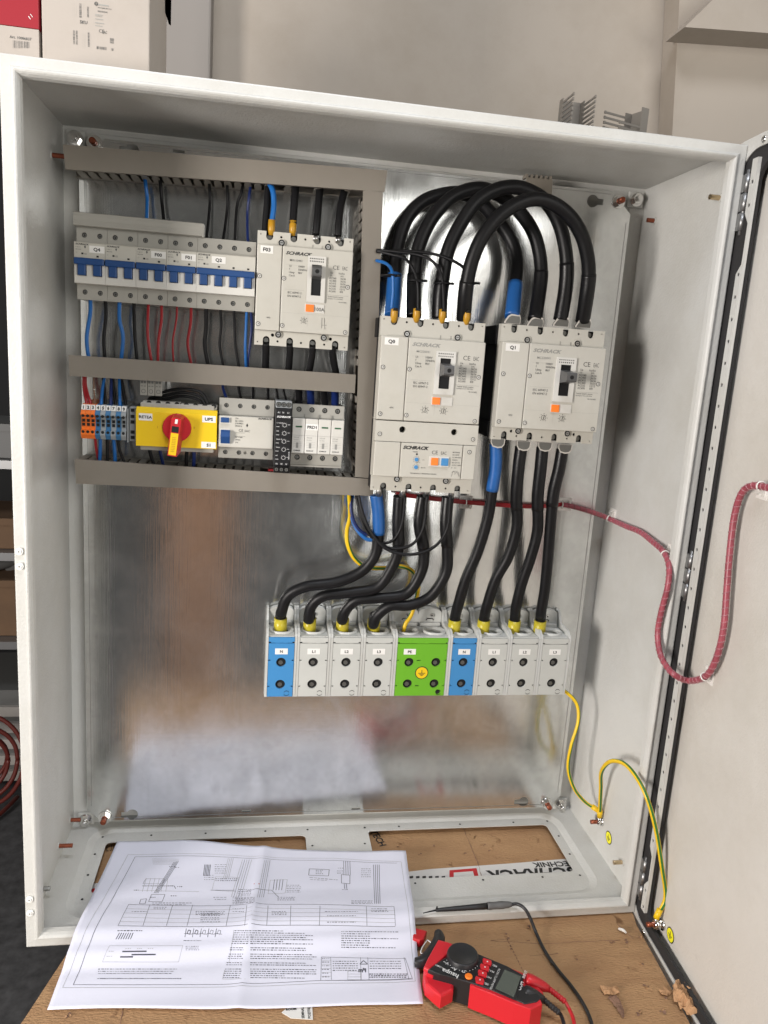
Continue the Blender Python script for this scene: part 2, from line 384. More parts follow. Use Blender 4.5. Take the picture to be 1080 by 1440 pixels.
o = tag(b.build('packing_tape', 'tape_white'), 'white tape with a red stripe seen through the left floor cutout', 'tape')
b = MB(); q = [PZ(124, 1250, Z), PZ(150, 1248.5, Z), PZ(152, 1254, Z), PZ(122, 1256, Z)]; flat(b, q[::-1], Z+.0003); b.build('red_stripe', 'red', o)
# marker lettering / scribbles on board
b = MB(); u0 = Vector((*PZ(522, 1169, Z), Z)); u1 = Vector((*PZ(540, 1196, Z), Z)); ax = (u1-u0).normalized(); ay = Vector((-ax.y, ax.x, 0))
b.text('TECH', .016, lambda a, c: u0+ax*a+ay*c-ay*.002+zz, 0, .02)
tag(b.build('marker_writing', 'ink'), 'black marker lettering on the brown board at the left edge of the right floor cutout', 'writing')
b = MB()
for k in range(9):
    a0 = P(152+k*2.2, 1188+random.random()*3, z=Z); a1 = P(154+k*2.5+nn(5), 1195+random.random()*4, z=Z)
    b.tube([a0+zz, (a0+a1)/2+Vector((nn(.003), nn(.003), .0002)), a1+zz], .0004, 0, 4, 3)
tag(b.build('marker_writing', 'ink'), 'black marker scribble on the brown board in the corner of the left floor cutout', 'writing')
# cracks, perforation, holes pressed in the board
b = MB()
def crack(pts, wd=.0005, j=.0008):
    pp = [P(u, v, z=-.0019) for u, v in pts]; q = []
    for i in range(len(pp)-1):
        for k in range(6): t = k/6; q.append(pp[i].lerp(pp[i+1], t)+Vector((nn(j), nn(j), 0)))
    q.append(pp[-1]); b.tube(q, [wd*random.uniform(.4, 1.1) for _ in q], 0, 5, 1)
crack([(651, 1163), (662, 1190), (672, 1215), (678, 1236)], .0007)
crack([(715, 1320), (690, 1323), (760, 1327), (820, 1324), (872, 1322)], .0004)
crack([(868, 1300), (890, 1320)], .0007)
for k in range(11): crack([(713+k*2.2, 1320+k*4.4), (714+k*2.2, 1322.4+k*4.4)], .0008, .0001)
crack([(173, 1418), (169, 1440)], .0006)
crack([(745, 1344), (785, 1341)], .0005)
b.build('crack', 'scrap_dark', bpy.data.objects['bench_board'])
b = MB()
for (u, v, s_) in ((95, 1427, 1.2), (713, 1316, 1.2), (718, 1332, .8), (742, 1305, 1.2), (741, 1322, .7), (862, 1325, .9), (880, 1323, .9), (900, 1318, .8), (812, 1346, .8), (905, 1356, 1), (912, 1389, 1.1), (610, 1190, .8), (590, 1200, 1), (680, 1188, 1.1), (690, 1195, 1), (655, 1200, 1), (745, 1180, .7), (560, 1190, .8), (930, 1420, 1.4), (938, 1402, 1.2), (900, 1425, 1.1)):
    p = P(u, v, z=-.0014)
    for k in range(5):
        a = random.random()*6.28; l = s_*.004*random.uniform(.5, 1.3)
        q0 = p+Vector((nn(.002), nn(.002), 0)); d = Vector((math.cos(a), math.sin(a), 0))*l; nrm = Vector((-d.y, d.x, 0))*.35
        b.add([q0, q0+d*.5+nrm+Vector((0, 0, .0012*random.random())), q0+d, q0+d*.5-nrm], [(0, 1, 2), (0, 2, 3)], random.randint(0, 1))
k = b.build('torn_fibres', ['scrap', 'scrap_dark'], bpy.data.objects['bench_board']); k['kind'] = 'stuff'
def ragged(name, label, pts, z0, h, mats, cat='cardboard scrap'):
    """torn flake: crumpled sheet over an outline given on the board"""
    b = MB(); c = Vector((0, 0, 0)); pp0 = [P(u, v, z=z0) for u, v in pts]; pp = []
    for p, q in zip(pp0, pp0[1:]+pp0[:1]):
        for k in range(4): pp.append(p.lerp(q, k/4)+Vector((nn(.0008), nn(.0008), 0)))
    for p in pp: c += p
    c /= len(pp); n = len(pp); rings = [1, .9, .76, .6, .42, .22]; vs = []
    for ri, s_ in enumerate(rings):
        for k, p in enumerate(pp):
            q_ = c.lerp(p, s_)+Vector((nn(.0005), nn(.0005), 0)); r_ = (p-c)*s_
            f = .5+.5*math.sin(r_.x*420+3*math.sin(r_.y*260))*math.cos(r_.y*350+1.3)
            q_.z = z0+h*((1-s_**2)*.55+.55*f*min(1, s_*2))+random.random()*h*.12; vs.append(q_)
    vs.append(c+Vector((0, 0, h*.7))); R_ = len(rings); fs = []
    for ri in range(R_-1):
        for k in range(n): fs.append((ri*n+k, ri*n+(k+1) % n, (ri+1)*n+(k+1) % n, (ri+1)*n+k))
    for k in range(n): fs.append(((R_-1)*n+k, (R_-1)*n+(k+1) % n, R_*n))
    fs.append(tuple(range(n))[::-1])
    b.add(vs, fs); return tag(b.build(name, mats), label, cat)
ragged('cardboard_scrap', 'crumpled light brown cardboard lump against the door bottom', [(944, 1392), (950, 1384), (958, 1386), (966, 1394), (974, 1402), (977, 1414), (984, 1423), (981, 1431), (968, 1430), (956, 1421), (946, 1408)], .0, .016, 'scrap')
ragged('cardboard_scrap', 'torn brown flap with a purple stained tip near the board front', [(855, 1403), (862, 1399), (869, 1403), (873, 1412), (878, 1424), (877, 1433), (871, 1426), (862, 1412)], -.001, .003, 'scrap_dark')
ragged('cardboard_scrap', 'pale curled shreds of torn cardboard beside the purple flap', [(843, 1390), (852, 1388), (860, 1392), (868, 1390), (872, 1398), (862, 1401), (850, 1400)], -.001, .006, 'scrap')
ragged('cardboard_scrap', 'small ragged tear on the board left of the crumpled lump', [(926, 1394), (934, 1390), (944, 1396), (940, 1402), (930, 1401)], -.001, .005, 'scrap')
b = MB(); b.tube([P(870, 1306, z=.001), P(876, 1308, z=.003), P(881, 1312, z=.001)], [.0016, .0022, .0012], 0, 6, 3)
tag(b.build('plastic_offcut', 'white_tie'), 'tiny curled white plastic offcut on the brown board', 'offcut')
# printed white tag under the paper edge
b = MB(); q = [PZ(396, 1424, Z), PZ(412, 1411, Z), PZ(430, 1395, Z), (PZ(438, 1395, Z)), PZ(440, 1434, Z), PZ(409, 1432, Z)]
flatpoly(b, q, -.0018, -.0012, 0)
o = tag(b.build('shipping_tag', 'label_white'), 'white printed tag sticking out under the front paper edge', 'tag')
b = MB(); Z2 = -.0010
for (t_, u, v) in (('SEMNALIZA', 428, 1432), ('POZITIE', 437, 1432)):
    a0 = P(u, v, z=Z2); ax = Vector((0, 1, 0)); ay = Vector((-1, 0, 0))
    b.text(t_, .0042, lambda a, c: a0+ax*a+ay*c, 0, .03)
b.text('ROOM', .004, lambda a, c: P(402, 1421, z=Z2)+Vector((a, c, 0)), 0, .05)
b.build('lettering', 'ink', o)
# =================================================================== ENCLOSURE
D = .238
enc = thing('electrical_enclosure', 'open light grey steel wall cabinet with its door swung to the right', 'enclosure', (.4, .12, 0))
def epart(b, name, mats='powder', label=None): return b.build(name, mats, enc, label=label)
b = MB(); b.box(.0, .0018, .012, D, .002, .998); epart(b, 'side_wall')
b = MB(); b.box(.7982, .8, .012, D, .002, .998); epart(b, 'side_wall')
b = MB(); b.box(0, .8, .012, D, .9982, 1.0); epart(b, 'top_wall')
b = MB(); b.box(0.0018, .7982, D-.0002, D+.0018, .002, .998)
for (x0, x1, z0, z1) in ((.022, .024, .03, .97), (.776, .778, .03, .97), (.03, .77, .9915, .9935), (.03, .77, .0075, .0095)): b.box(x0, x1, D-.0022, D-.0004, z0, z1)
epart(b, 'back_wall')
# floor pan: rim, pressed recess, two cable cutouts
oz, iz = .0125, .0085
er = rrect(.032, .768, .030, .224, .034, 6); er2 = rrect(.042, .758, .040, .214, .026, 6)
cut = [rrect(.058, .351, .082, .192, .007), rrect(.449, .743, .081, .197, .007)]
b = MB(); b.prism([(.0018, .004), (.7982, .004), (.7982, D), (.0018, D)], oz, oz-.0012, 0, [er], fn=lambda x, y, z: (x, z, y))
b.prism(er2, iz, iz-.0012, 0, cut, fn=lambda x, y, z: (x, z, y))
n = len(er); b.add([(p[0], p[1], oz) for p in er]+[(p[0], p[1], iz) for p in er2], [(k, (k+1) % n, n+(k+1) % n, n+k) for k in range(n)], 0, True)
fl = epart(b, 'floor_pan')
fl.data.flip_normals() if False else None
b = MB()
for x in (.05, .12, .2, .29, .355, .445, .5, .6, .69, .748):
    for y in (.205, .0715): b.cyl((x, y, iz+.0003), (x, y, iz+.0004), .0017, 0, 10)
for y in (.12, .165):
    for x in (.047, .36, .44, .752): b.cyl((x, y, iz+.0003), (x, y, iz+.0004), .0017, 0, 10)
b.build('screw_hole', 'hole', fl)
# edge webs round the pan
b = MB(); b.box(.0018, .7982, .004, .0055, .0, .0123); b.box(.0018, .7982, D-.002, D-.0005, .0, .0113); epart(b, 'floor_skirt')
# rolled front lip: shoulder, ridge and inner slope, mitred round the opening (d = distance inwards)
prof = [(0, .014), (0, .003), (.0006, .0015), (.002, .0008), (.0105, .0008), (.0112, .0), (.0116, -.0006), (.0124, -.0016), (.0138, -.0020), (.0152, -.0014), (.0166, .0004), (.0180, .004), (.0186, .011), (.0172, .0114), (.0150, .004), (.0138, .0028), (.002, .0028), (.0018, .014)]
def ringat(d, y): return [(d, y, d), (.8-d, y, d), (.8-d, y, 1-d), (d, y, 1-d)]
b = MB(); vs = []
for d, y in prof: vs += ringat(d, y)
fs = []; n = len(prof)
for i in range(n):
    for k in range(4): j = (i+1) % n; fs.append((i*4+k, i*4+(k+1) % 4, j*4+(k+1) % 4, j*4+k))
b.add(vs, fs, 0, False); epart(b, 'front_lip')
plug = MB(); plug.cyly(0, 0, -.0022, 0, .0042, 0, 16); plug.cyly(0, 0, -.0032, -.0022, .0024, 0, 12); plug.cyly(0, 0, -.0034, -.0032, .0009, 1, 8); plug = plug.mesh('hole_plug', ['label_white', 'device_dark'])
for (u, v) in ((21, 775), (23, 796), (43, 1264), (45, 1283)):
    p = P(u, v, y=.0); piece('hole_plug', plug, enc, (.0062, .0006, p.z))
# studs
def stud(x, y, z, sgn, tip, l=.013, r=.0032):
    b = MB(); b.cyl((x, y, z), (x+sgn*.0012, y, z), .005, 0, 12)
    n = int(l/.0011)
    pts = [(x+sgn*(.001+l*k/n), y, z) for k in range(n+1)]
    b.tube(pts, [r*(1 if k % 2 else .86) for k in range(n+1)], 1, 10, 1)
    return epart(b, 'stud', ['powder', tip])
stud(.7982, .041, .95, -1, 'brass'); stud(.7982, .199, .949, -1, 'copper', .010); stud(.7982, .047, .046, -1, 'brass')
stud(.0018, .032, .949, 1, 'steel_dull', .008); stud(.0018, .181, .949, 1, 'copper', .016)
stud(.0018, .215, .032, 1, 'copper', .014); stud(.0018, .148, .036, 1, 'copper', .018); stud(.0018, .069, .029, 1, 'steel_dull', .008)
# hinges: three barrel knuckles on a pin
def hinge(z0, z1):
    b = MB(); h = z1-z0; x, y = .8015, -.0052
    b.cyl((x, y, z0-.004), (x, y, z1+.004), .0022, 0, 10); o = epart(b, 'hinge', 'hinge')
    for k in range(3):
        c = MB(); c.cyl((x, y, z0+h*k/3+.0008), (x, y, z0+h*(k+1)/3-.0008), .0040, 0, 16); c.box(x-.003, x+.0008, y+.001, y+.0065, z0+h*k/3+.001, z0+h*(k+1)/3-.001)
        c.build('knuckle', 'hinge', o)
hinge(.030, .088); hinge(.905, .968); hinge(.462, .520)
# corner bolts in the back of the cabinet
for (x, z) in ((.018, .982), (.783, .982), (.020, .020), (.781, .020)):
    b = MB(); b.box(x-.012, x+.012, D-.005, D-.0005, z-.011, z+.011, 0, .003)
    o = epart(b, 'bolt_pad')
    b = MB(); b.cyly(x, z, D-.007, D-.005, .0098, 0, 20); b.prism(circle(x, z, .0075, 6), D-.013, D-.007); b.build('nut', 'chrome', o)
    b = MB(); b.cyly(x, z, D-.019, D-.013, .0038); b.build('bolt_end', 'chrome', o)
# earth stickers
def earth_sticker(fn, r, parent, name='earth_sticker'):
    """fn(a,b,h): sticker plane -> world"""
    n = 24; cc = [(r*math.cos(2*math.pi*k/n), r*math.sin(2*math.pi*k/n)) for k in range(n)]
    b = MB(); b.add([fn(a, c, .0003) for a, c in cc], [tuple(range(n))]); o = b.build(name, 'ink', parent)
    b = MB(); b.add([fn(a*.86, c*.86, .0005) for a, c in cc], [tuple(range(n))]); b.build('yellow_disc', 'sticker_yellow', o)
    b = MB()
    def bar(a0, a1, c0, c1): b.add([fn(a0*r, c0*r, .0007), fn(a1*r, c0*r, .0007), fn(a1*r, c1*r, .0007), fn(a0*r, c1*r, .0007)], [(0, 1, 2, 3)])
    bar(-.05, .05, 0, .55); bar(-.5, .5, -.07, .03); bar(-.33, .33, -.27, -.17); bar(-.16, .16, -.47, -.37)
    b.build('earth_symbol', 'ink', o); return o
earth_sticker(lambda a, c, h: (.7982-h, .094-a, .053+c), .0098, enc)
# earth stud on side wall
ex, ey, ez = .7982, .121, .062
b = MB(); b.cyl((ex, ey, ez), (ex-.002, ey, ez), .007, 0, 18); b.cyl((ex-.002, ey, ez), (ex-.007, ey, ez), .0055, 0, 6); o = epart(b, 'earth_stud', 'chrome')
b = MB(); b.cyl((ex-.007, ey, ez), (ex-.018, ey, ez), .0032, 0, 12); b.build('stud_tip', 'copper', o)
# ------------------------------------------------------------------ door (built in its own frame: x along the door, y outwards, z up)
dang = math.atan2(-1, -.065)
door = bpy.data.objects.new('door', None); C.objects.link(door); door.parent = enc; door.rotation_euler = (0, 0, dang)
DO = Vector((.8013, .0220, 0)); door.location = DO-enc.location
def DL(p):  # world -> door frame
    return Matrix.Rotation(-dang, 3, 'Z') @ (Vector(p)-DO)
def dpart(b, name, mats='powder_door', parent=None):
    o = bpy.data.objects.new(name, b.mesh(name, mats)); C.objects.link(o); o.parent = parent or door; return o
dz0, dz1, dw = -.0135, 1.006, .80
b = MB(); b.box(0, dw, .0135, .015, dz0, dz1); b.box(0, .0015, .0012, .0134, dz0, dz1); b.box(dw-.0015, dw, .0012, .0134, dz0, dz1)
b.box(.0016, dw-.0016, .0012, .0134, dz0, dz0+.0015); b.box(.0016, dw-.0016, .0012, .0134, dz1-.0015, dz1)
dpart(b, 'door_panel')
fo = rrect(0, dw, dz0, dz1, .010); g0 = rrect(.008, dw-.010, dz0+.0145, dz1-.014, .036, 8); g1 = rrect(.0495, dw-.027, dz0+.0275, dz1-.032, .020, 8)
b = MB(); b.prism(fo, 0, .0011, 0, [g0]); dpart(b, 'door_flange', 'powder')
b = MB(); b.prism(g0, .0016, .0065, 0, [g1]); dpart(b, 'gasket', 'gasket')  # widened behind the rail: its black stands in for shade in the holes
for z in (dz0+.009, dz1-.008):
    b = MB()
    for x in (.052, .40):
        b = MB(); b.tube([(x, .0, z), (x, -.0012, z), (x, -.0022, z)], [.0042, .0038, .0018], 0, 14, 1); dpart(b, 'rivet', 'chrome')
# perforated rail
rx0, rx1, rz0, rz1 = .0405, .0512, .024, .980
out = [(rx0, rz0), (rx1, rz0), (rx1, rz1), (rx0, rz1), (rx0, .965), (rx0, .915), (rx1-.0025, .905), (rx1-.0025, .885), (rx1-.0025, .870), (rx0, .862)]
out = [(rx0, rz0), (rx1, rz0), (rx1, rz1), (rx0, rz1), (rx0, .922), (rx1-.002, .910), (rx1-.002, .866), (rx0, .856), (rx0, .118), (rx1-.002, .108), (rx1-.002, .072), (rx0, .060)]
hol = []
z = .03
while z < .98:
    if not (.064 < z < .114 or .86 < z < .916): hol.append(circle((rx0+rx1)/2, z, .0024, 10))
    z += .025
b = MB(); b.prism(out, -.0030, -.0018, 0, hol); rail = dpart(b, 'perforated_rail', 'powder')
b = MB(); b.box(rx1-.0012, rx1, -.0017, .0014, rz0, rz1); dpart(b, 'rail_edge', 'powder', rail)
def DL_px(u, v, off):
    """point on the plane parallel to the door, off metres in front of its sheet, seen at (u,v)"""
    Rm = Matrix.Rotation(-dang, 3, 'Z'); c = Rm @ (CAM-DO); d = Rm @ (RM @ Vector(((u-540)/FPX, -(v-720)/FPX, -1)))
    t = (.0135-off-c.y)/d.y; return c+d*t
# door earth stud + sticker
es = DL((.815, -.032, .013)); es.y = .0222
es = DL_px(932, 1300, .0003)
b = MB(); b.cyl(es, es-Vector((0, .002, 0)), .0075, 0, 18); b.cyl(es-Vector((0, .002, 0)), es-Vector((0, .012, 0)), .0058, 0, 6); o = dpart(b, 'earth_stud', 'chrome')
b = MB(); b.cyl(es-Vector((0, .012, 0)), es-Vector((0, .022, 0)), .0032, 0, 12); dpart(b, 'stud_tip', 'copper', o)
ql = DL_px(943, 1315, 0)
earth_sticker_fn = lambda a, c, h: (ql.x+a, .0134-h, ql.z+c)
n = 24
def dst():
    r = .0098; cc = [(r*math.cos(2*math.pi*k/n), r*math.sin(2*math.pi*k/n)) for k in range(n)]
    b = MB(); b.add([earth_sticker_fn(a, c, .0003) for a, c in cc], [tuple(range(n))]); o = dpart(b, 'earth_sticker', 'ink')
    b = MB(); b.add([earth_sticker_fn(a*.86, c*.86, .0005) for a, c in cc], [tuple(range(n))], 0)
    def bar(a0, a1, c0, c1): b.add([earth_sticker_fn(a0*r, c0*r, .0007), earth_sticker_fn(a1*r, c0*r, .0007), earth_sticker_fn(a1*r, c1*r, .0007), earth_sticker_fn(a0*r, c1*r, .0007)], [(0, 1, 2, 3)], 1)
    bar(-.05, .05, 0, .55); bar(-.5, .5, -.07, .03); bar(-.33, .33, -.27, -.17); bar(-.16, .16, -.47, -.37)
    dpart(b, 'earth_symbol', ['sticker_yellow', 'ink'], o)
dst()
# =================================================================== MOUNTING PLATE
yP = .212
c = .022
ol = [(.028+.006, .932+.012), (.026, .050), (.032, .048), (.050, .032), (.749, .030), (.768, .050), (.768, .957), (.738, .983), (.060, .983)]
ol = [(.0270, .050), (.047, .031), (.750, .030), (.769, .050), (.767, .957), (.737, .984), (.058, .981), (.0265, .955)]
def keyhole(x, z, d):
    r = .0085; w_ = .0042; l = .0155
    pts = [(x+r*math.cos(rad(a)), z+r*math.sin(rad(a))) for a in range(30, 331, 25)]
    pts += [(x+l, z-w_), (x+l, z+w_)]
    return pts if d > 0 else [(2*x-p[0], p[1]) for p in pts][::-1]
holes = [keyhole(.709, .969, 1), keyhole(.091, .040, -1), keyhole(.706, .041, -1), keyhole(.091, .9705, -1)]
for (x, z) in ((.148, .9755), (.26, .040), (.43, .038)): holes.append([(x-.007, z-.0016), (x+.007, z-.0016), (x+.007, z+.0016), (x-.007, z+.0016)])
b = MB(); b.prism(ol, yP, yP+.002, 0, holes)
mp_ = thing('mounting_plate', 'galvanised steel plate bolted in the back of the cabinet', 'mounting plate', (.4, yP+.001, .03))
b.build('sheet', 'galvanised', mp_)
b = MB()   # folded edges
for i in range(len(ol)):
    p0, p1 = Vector(ol[i]), Vector(ol[(i+1) % len(ol)]); b.add([(p0.x, yP+.0005, p0.y), (p1.x, yP+.0005, p1.y), (p1.x, yP+.012, p1.y), (p0.x, yP+.012, p0.y)], [(0, 1, 2, 3)])
b.build('folded_edge', 'galvanised', mp_)
b = MB(); b.prism([(.033, .056), (.0336, .056), (.0336, .945), (.033, .945)], yP-.0004, yP-.0001); b.prism([(.763, .056), (.7636, .056), (.7626, .945), (.762, .945)], yP-.0004, yP-.0001)
b.prism([(.064, .9778), (.735, .9808), (.735, .9802), (.064, .9772)], yP-.0004, yP-.0001); b.prism([(.052, .0362), (.745, .0352), (.745, .0346), (.052, .0356)], yP-.0004, yP-.0001)
b.build('fold_line', 'steel_dull', mp_)
for (x, z) in ((.0455, .9745), (.747, .972), (.052, .037), (.7465, .037)):
    b = MB(); b.cyly(x, z, yP-.0018, yP-.0001, .0095, 0, 22); b.prism(circle(x, z, .0075, 6, .3), yP-.008, yP-.0018); o = b.build('bolt', 'chrome', mp_)
    b = MB(); b.tube([(x, yP-.008, z), (x, yP-.014, z), (x, yP-.0155, z)], [.0042, .0042, .0028], 0, 14, 1); b.build('bolt_end', 'copper', o)
# grey clip at the top edge (above the loop of cables)
b = MB(); q = [PX(738, 249, .198), PX(739, 275, .198), PX(775, 279, .198), PX(777, 253, .198)]
b.prism([q[1], q[2], q[3], (q[3][0]-.004, q[3][1]+.0), (q[0][0]+.002, q[0][1])], .197, .1985)
o = tag(b.build('duct_offcut', 'duct'), 'short grey slotted clip piece above the looped black cables', 'duct offcut')
b = MB()
for k in range(6):
    x = q[0][0]+.0015+k*(q[3][0]-q[0][0]-.006)/5; z = q[0][1]+(q[3][1]-q[0][1])*k/5; b.box(x, x+.003, .1968, .2115, z-.0005, z+.0042)
b.build('tooth', 'duct', o)
b = MB(); b.prism([PX(754, 259, .1968), PX(754, 271, .1968), PX(765, 272, .1968), PX(765, 261, .1968)], .1962, .1968); b.build('punched_tab', 'duct', o)
# =================================================================== CABLE DUCTS
yD = .152
fing_mesh = {}
def duct(label, corners, side, gaps=(), pitch=.0125, start=.004, n=None):
    """corners: TL,BL,BR,TR of the lid in (x,z); side: which wall shows its fingers"""
    TL, BL, BR, TR = [Vector(c_) for c_ in corners]
    cx = sum((p for p in (TL, BL, BR, TR)), Vector((0, 0)))/4
    t = thing('cable_duct', label, 'cable duct', (cx.x, yP, min(BL.y, BR.y)), 'grey slotted cable ducts round the breakers')
    b = MB(); b.prism([TL, BL, BR, TR], yD, yD+.0016)
    for a, c_ in ((TL, TR), (BL, BR), (TL, BL), (TR, BR)):
        if (a, c_) in ((TL, TR), (BL, BR)) and side in 'tb' or (a, c_) in ((TL, BL), (TR, BR)) and side == 'l':
            d = (c_-a).normalized(); nrm = Vector((-d.y, d.x))*.0012
            if (cx-a).dot(nrm) < 0: nrm = -nrm
            b.prism([a, c_, c_+nrm, a+nrm], yD+.0016, yD+.0045)
    b.build('lid', 'duct', t)
    s = .0018   # body inset
    if side in 'tb':
        A, B = (TL, TR) if side == 't' else (BL, BR); Aw, Bw = (BL, BR) if side == 't' else (TL, TR)
    else: A, B, Aw, Bw = TL, BL, TR, BR
    inn = (Aw-A).normalized()*s
    A0, B0 = A+inn, B+inn
    # base and far wall
    b = MB(); b.prism([A0, B0, Bw-inn, Aw-inn], yP-.0022, yP-.0005); b.prism([Aw-inn*1.7, Bw-inn*1.7, Bw-inn, Aw-inn], yD+.004, yP-.0022)
    b.build('base', 'duct_in', t)
    b = MB(); b.prism([A0, B0, B0+inn*.7, A0+inn*.7], yP-.008, yP-.0022); b.build('side_strip', 'duct', t)
    L = (B0-A0).length; d = (B0-A0)/L
    key = round(math.atan2(d.y, d.x), 3)
    fw = .0088
    if key not in fing_mesh:
        m = MB(); nrm = Vector((-d.y, d.x))
        if nrm.dot(inn) < 0: nrm = -nrm
        prof_ = [(-fw/2, 0), (fw/2, 0), (fw/2, -.026), (fw/2-.0015, -.029), (fw/2-.0015, -.035), (fw/2, -.038), (fw/2, -.0505), (-fw/2, -.0505), (-fw/2, -.038), (-fw/2+.0015, -.035), (-fw/2+.0015, -.029), (-fw/2, -.026)]
        m.prism(prof_, 0, .0012, 0, fn=lambda a, y, c_: ((d*a+nrm*y).x, c_, (d*a+nrm*y).y))
        fing_mesh[key] = m.mesh('finger', 'duct_finger_lit')
    k = 0; p = start
    while p < L-.003:
        if not any(g[0] < p < g[1] for g in gaps):
            q_ = A0+d*p; piece('finger', fing_mesh[key], t, (q_.x, yP-.008, q_.y))
        p += pitch; k += 1
    return t
duct('top horizontal grey slotted duct above the blue-levered breakers', [(.022, .956), (.0245, .929), (.4065, .9405), (.4085, .966)], 'b', gaps=[(.2385, .250), (.274, .290), (.309, .325), (.344, .3575), (.36, .40)], start=.012)
duct('middle horizontal grey duct between the two device rows', [(.0245, .7135), (.0255, .688), (.3835, .6875), (.3835, .7115)], 't', gaps=[(.0, .5)])
duct('bottom horizontal grey slotted duct under the yellow switch', [(.030, .5835), (.0315, .552), (.4165, .550), (.4165, .5735)], 't', gaps=[(.100, .117), (.235, .262)])
duct('vertical grey duct right of the device rows', [(.3795, .9395), (.3905, .5755), (.4155, .5745), (.4045, .9410)], 'l', gaps=[(.218, .262)], start=.012)
# DIN rails
for z, x0, x1 in ((.823, .031, .372), (.630, .036, .375)):
    b = MB(); b.profx([(yP-.0004, z+.0125), (yP-.0004, z-.0125), (yP-.0014, z-.0125), (yP-.0014, z+.0125)], x0, x1)
    b.profx([(yP-.0014, z+.0175), (yP-.0075, z+.0175), (yP-.0075, z+.0125), (yP-.0014, z+.0125)], x0, x1); b.profx([(yP-.0014, z-.0125), (yP-.0075, z-.0125), (yP-.0075, z-.0175), (yP-.0014, z-.0175)], x0, x1)
    tag(b.build('din_rail', 'steel'), 'steel rail carrying the blue-levered breakers' if z > .7 else 'steel rail carrying the yellow switch and terminals', 'rail')
# =================================================================== BREAKERS
YB = yP-.008
sm_small = screw_mesh(.0024); sm_mid = screw_mesh(.0032)
BR = 'SCHRACK'
def sticker(parent, x0, x1, z0, z1, y, text, size=.0042, tm='ink'):
    b = MB(); b.box(x0, x1, y-.0003, y, z0, z1); o = b.build('label', 'label_white', parent)
    b = MB(); b.tx(text, (x0+x1)/2, (z0+z1)/2-size*.36, y-.0005, size, 0, .03, 0, .5, 1.1); b.build('lettering', tm, o); return o
MW = .01785
def mcb(x0, n, label, code, ztop=.866, zoff=0):
    x1 = x0+MW*n-.0003
    t = thing('circuit_breaker', label, 'circuit breaker', ((x0+x1)/2, YB, .781), 'blue-levered miniature breakers in the upper row')
    zt, zb = .8665+zoff, .7815+zoff; f0, f1 = .8475+zoff, .800+zoff; ys = .156; yf = .1425
    b = MB(); b.box(x0+.0002, x1-.0002, ys+.003, YB, zb+.0005, zt-.0005)   # body core
    hs = [circle(x0+MW*(i+.5), .8572+zoff, .0031, 12) for i in range(n)]
    b.prism([(x0, f0), (x1, f0), (x1, zt), (x0, zt)], ys, ys+.003, 0, hs)
    hs2 = [circle(x0+MW*(i+.5), .7905+zoff, .0031, 12) for i in range(n)]
    b.prism([(x0, zb), (x1, zb), (x1, f1), (x0, f1)], ys, ys+.003, 0, hs2)
    b.build('body', 'device_grey', t)
    for h in [circle(x0+MW*(i+.5), .8572+zoff, 0, 1)[0] for i in range(n)]+[circle(x0+MW*(i+.5), .7905+zoff, 0, 1)[0] for i in range(n)]:
        m = sm_small; piece('terminal_screw', hs_mesh, t, (h[0], ys+.0029, h[1]))
    # raised middle: print zone, lever slot, white lower zone
    b = MB(); zl1, zl0 = .8278+zoff, .8085+zoff
    b.profx([(yf, zl1), (yf, f0-.001), (yf+.001, f0), (ys+.0029, f0), (ys+.0029, zl1)], x0, x1)
    b.build('front_upper', 'device', t)
    b = MB(); hs = []
    for i in range(n):
        xc = x0+MW*(i+.5); hs.append([(xc-.0052, zl0), (xc+.0052, zl0), (xc+.0052, zl1-.0035), (xc-.0052, zl1-.0035)])
    b.prism([(x0, f1), (x1, f1), (x1, zl1-.0002), (x0, zl1-.0002)], yf-.0005, yf+.004, 0, hs)
    b.box(x0, x1, yf+.0041, ys+.0028, f1, zl1-.0003)
    b.build('front_lower', 'device_white', t)
    b = MB(); b.box(x0+.0004, x1-.0004, yf-.0062, yf-.0006, zl1-.0065, zl1+.0012, 0, .0012); lv = b.build('lever_bar', 'toggle_blue', t)
    for i in range(n):
        c_ = MB(); xc = x0+MW*(i+.5); c_.box(xc-.0046, xc+.0046, yf-.0045, yf+.004, zl0+.0006, zl1-.0060, 0, .0008); c_.build('lever', 'toggle_blue', t)
    # print
    b = MB(); b.tx(BR, x0+.0016, f0-.0035, yf-.0002, .0026, 0, .03, .3, 0, 1.25)
    b.tx('C 20 / 2' if n == 2 else 'C 16 / 4', x0+.0016, f0-.0066, yf-.0002, .0017, 1); b.tx('BM018220', x0+.0016, f0-.0092, yf-.0002, .0015, 1)
    b.tx('\u2237', x0+.002, f0-.0135, yf-.0002, .003, 1); b.rect(x0+.0082, x0+.0106, f0-.0142, f0-.0122, yf-.0002, 0); b.tx('CE', x0+.0115, f0-.0142, yf-.0002, .0024, 1)
    xx = x0+.0125; b.add([(xx, yf-.0002, f0-.0075), (xx+.0011, yf-.0002, f0-.0055), (xx, yf-.0002, f0-.0035), (xx-.0011, yf-.0002, f0-.0055)], [(0, 1, 2, 3)][::-1], 1)
    b.build('printing', ['ink', 'ink_grey'], t)
    b = MB()
    for i in range(1, n): b.box(x0+MW*(i+.5)-.0013, x0+MW*(i+.5)+.0013, yf-.0002, yf-.0001, f0-.0165, f0-.0145)
    b.build('state_window', 'hole', t)
    if code: sticker(t, x0+MW+.0002-.0006 if n == 2 else x0+MW+.0002, x0+MW+(.0168 if n == 2 else .0170), f0-.0115, f0-.0035, yf, code, .0054)
    return t
mat('screw_dark', (.20, .20, .19), .45, metal=.9)  # darkened steel: shade inside the terminal holes put into the colour
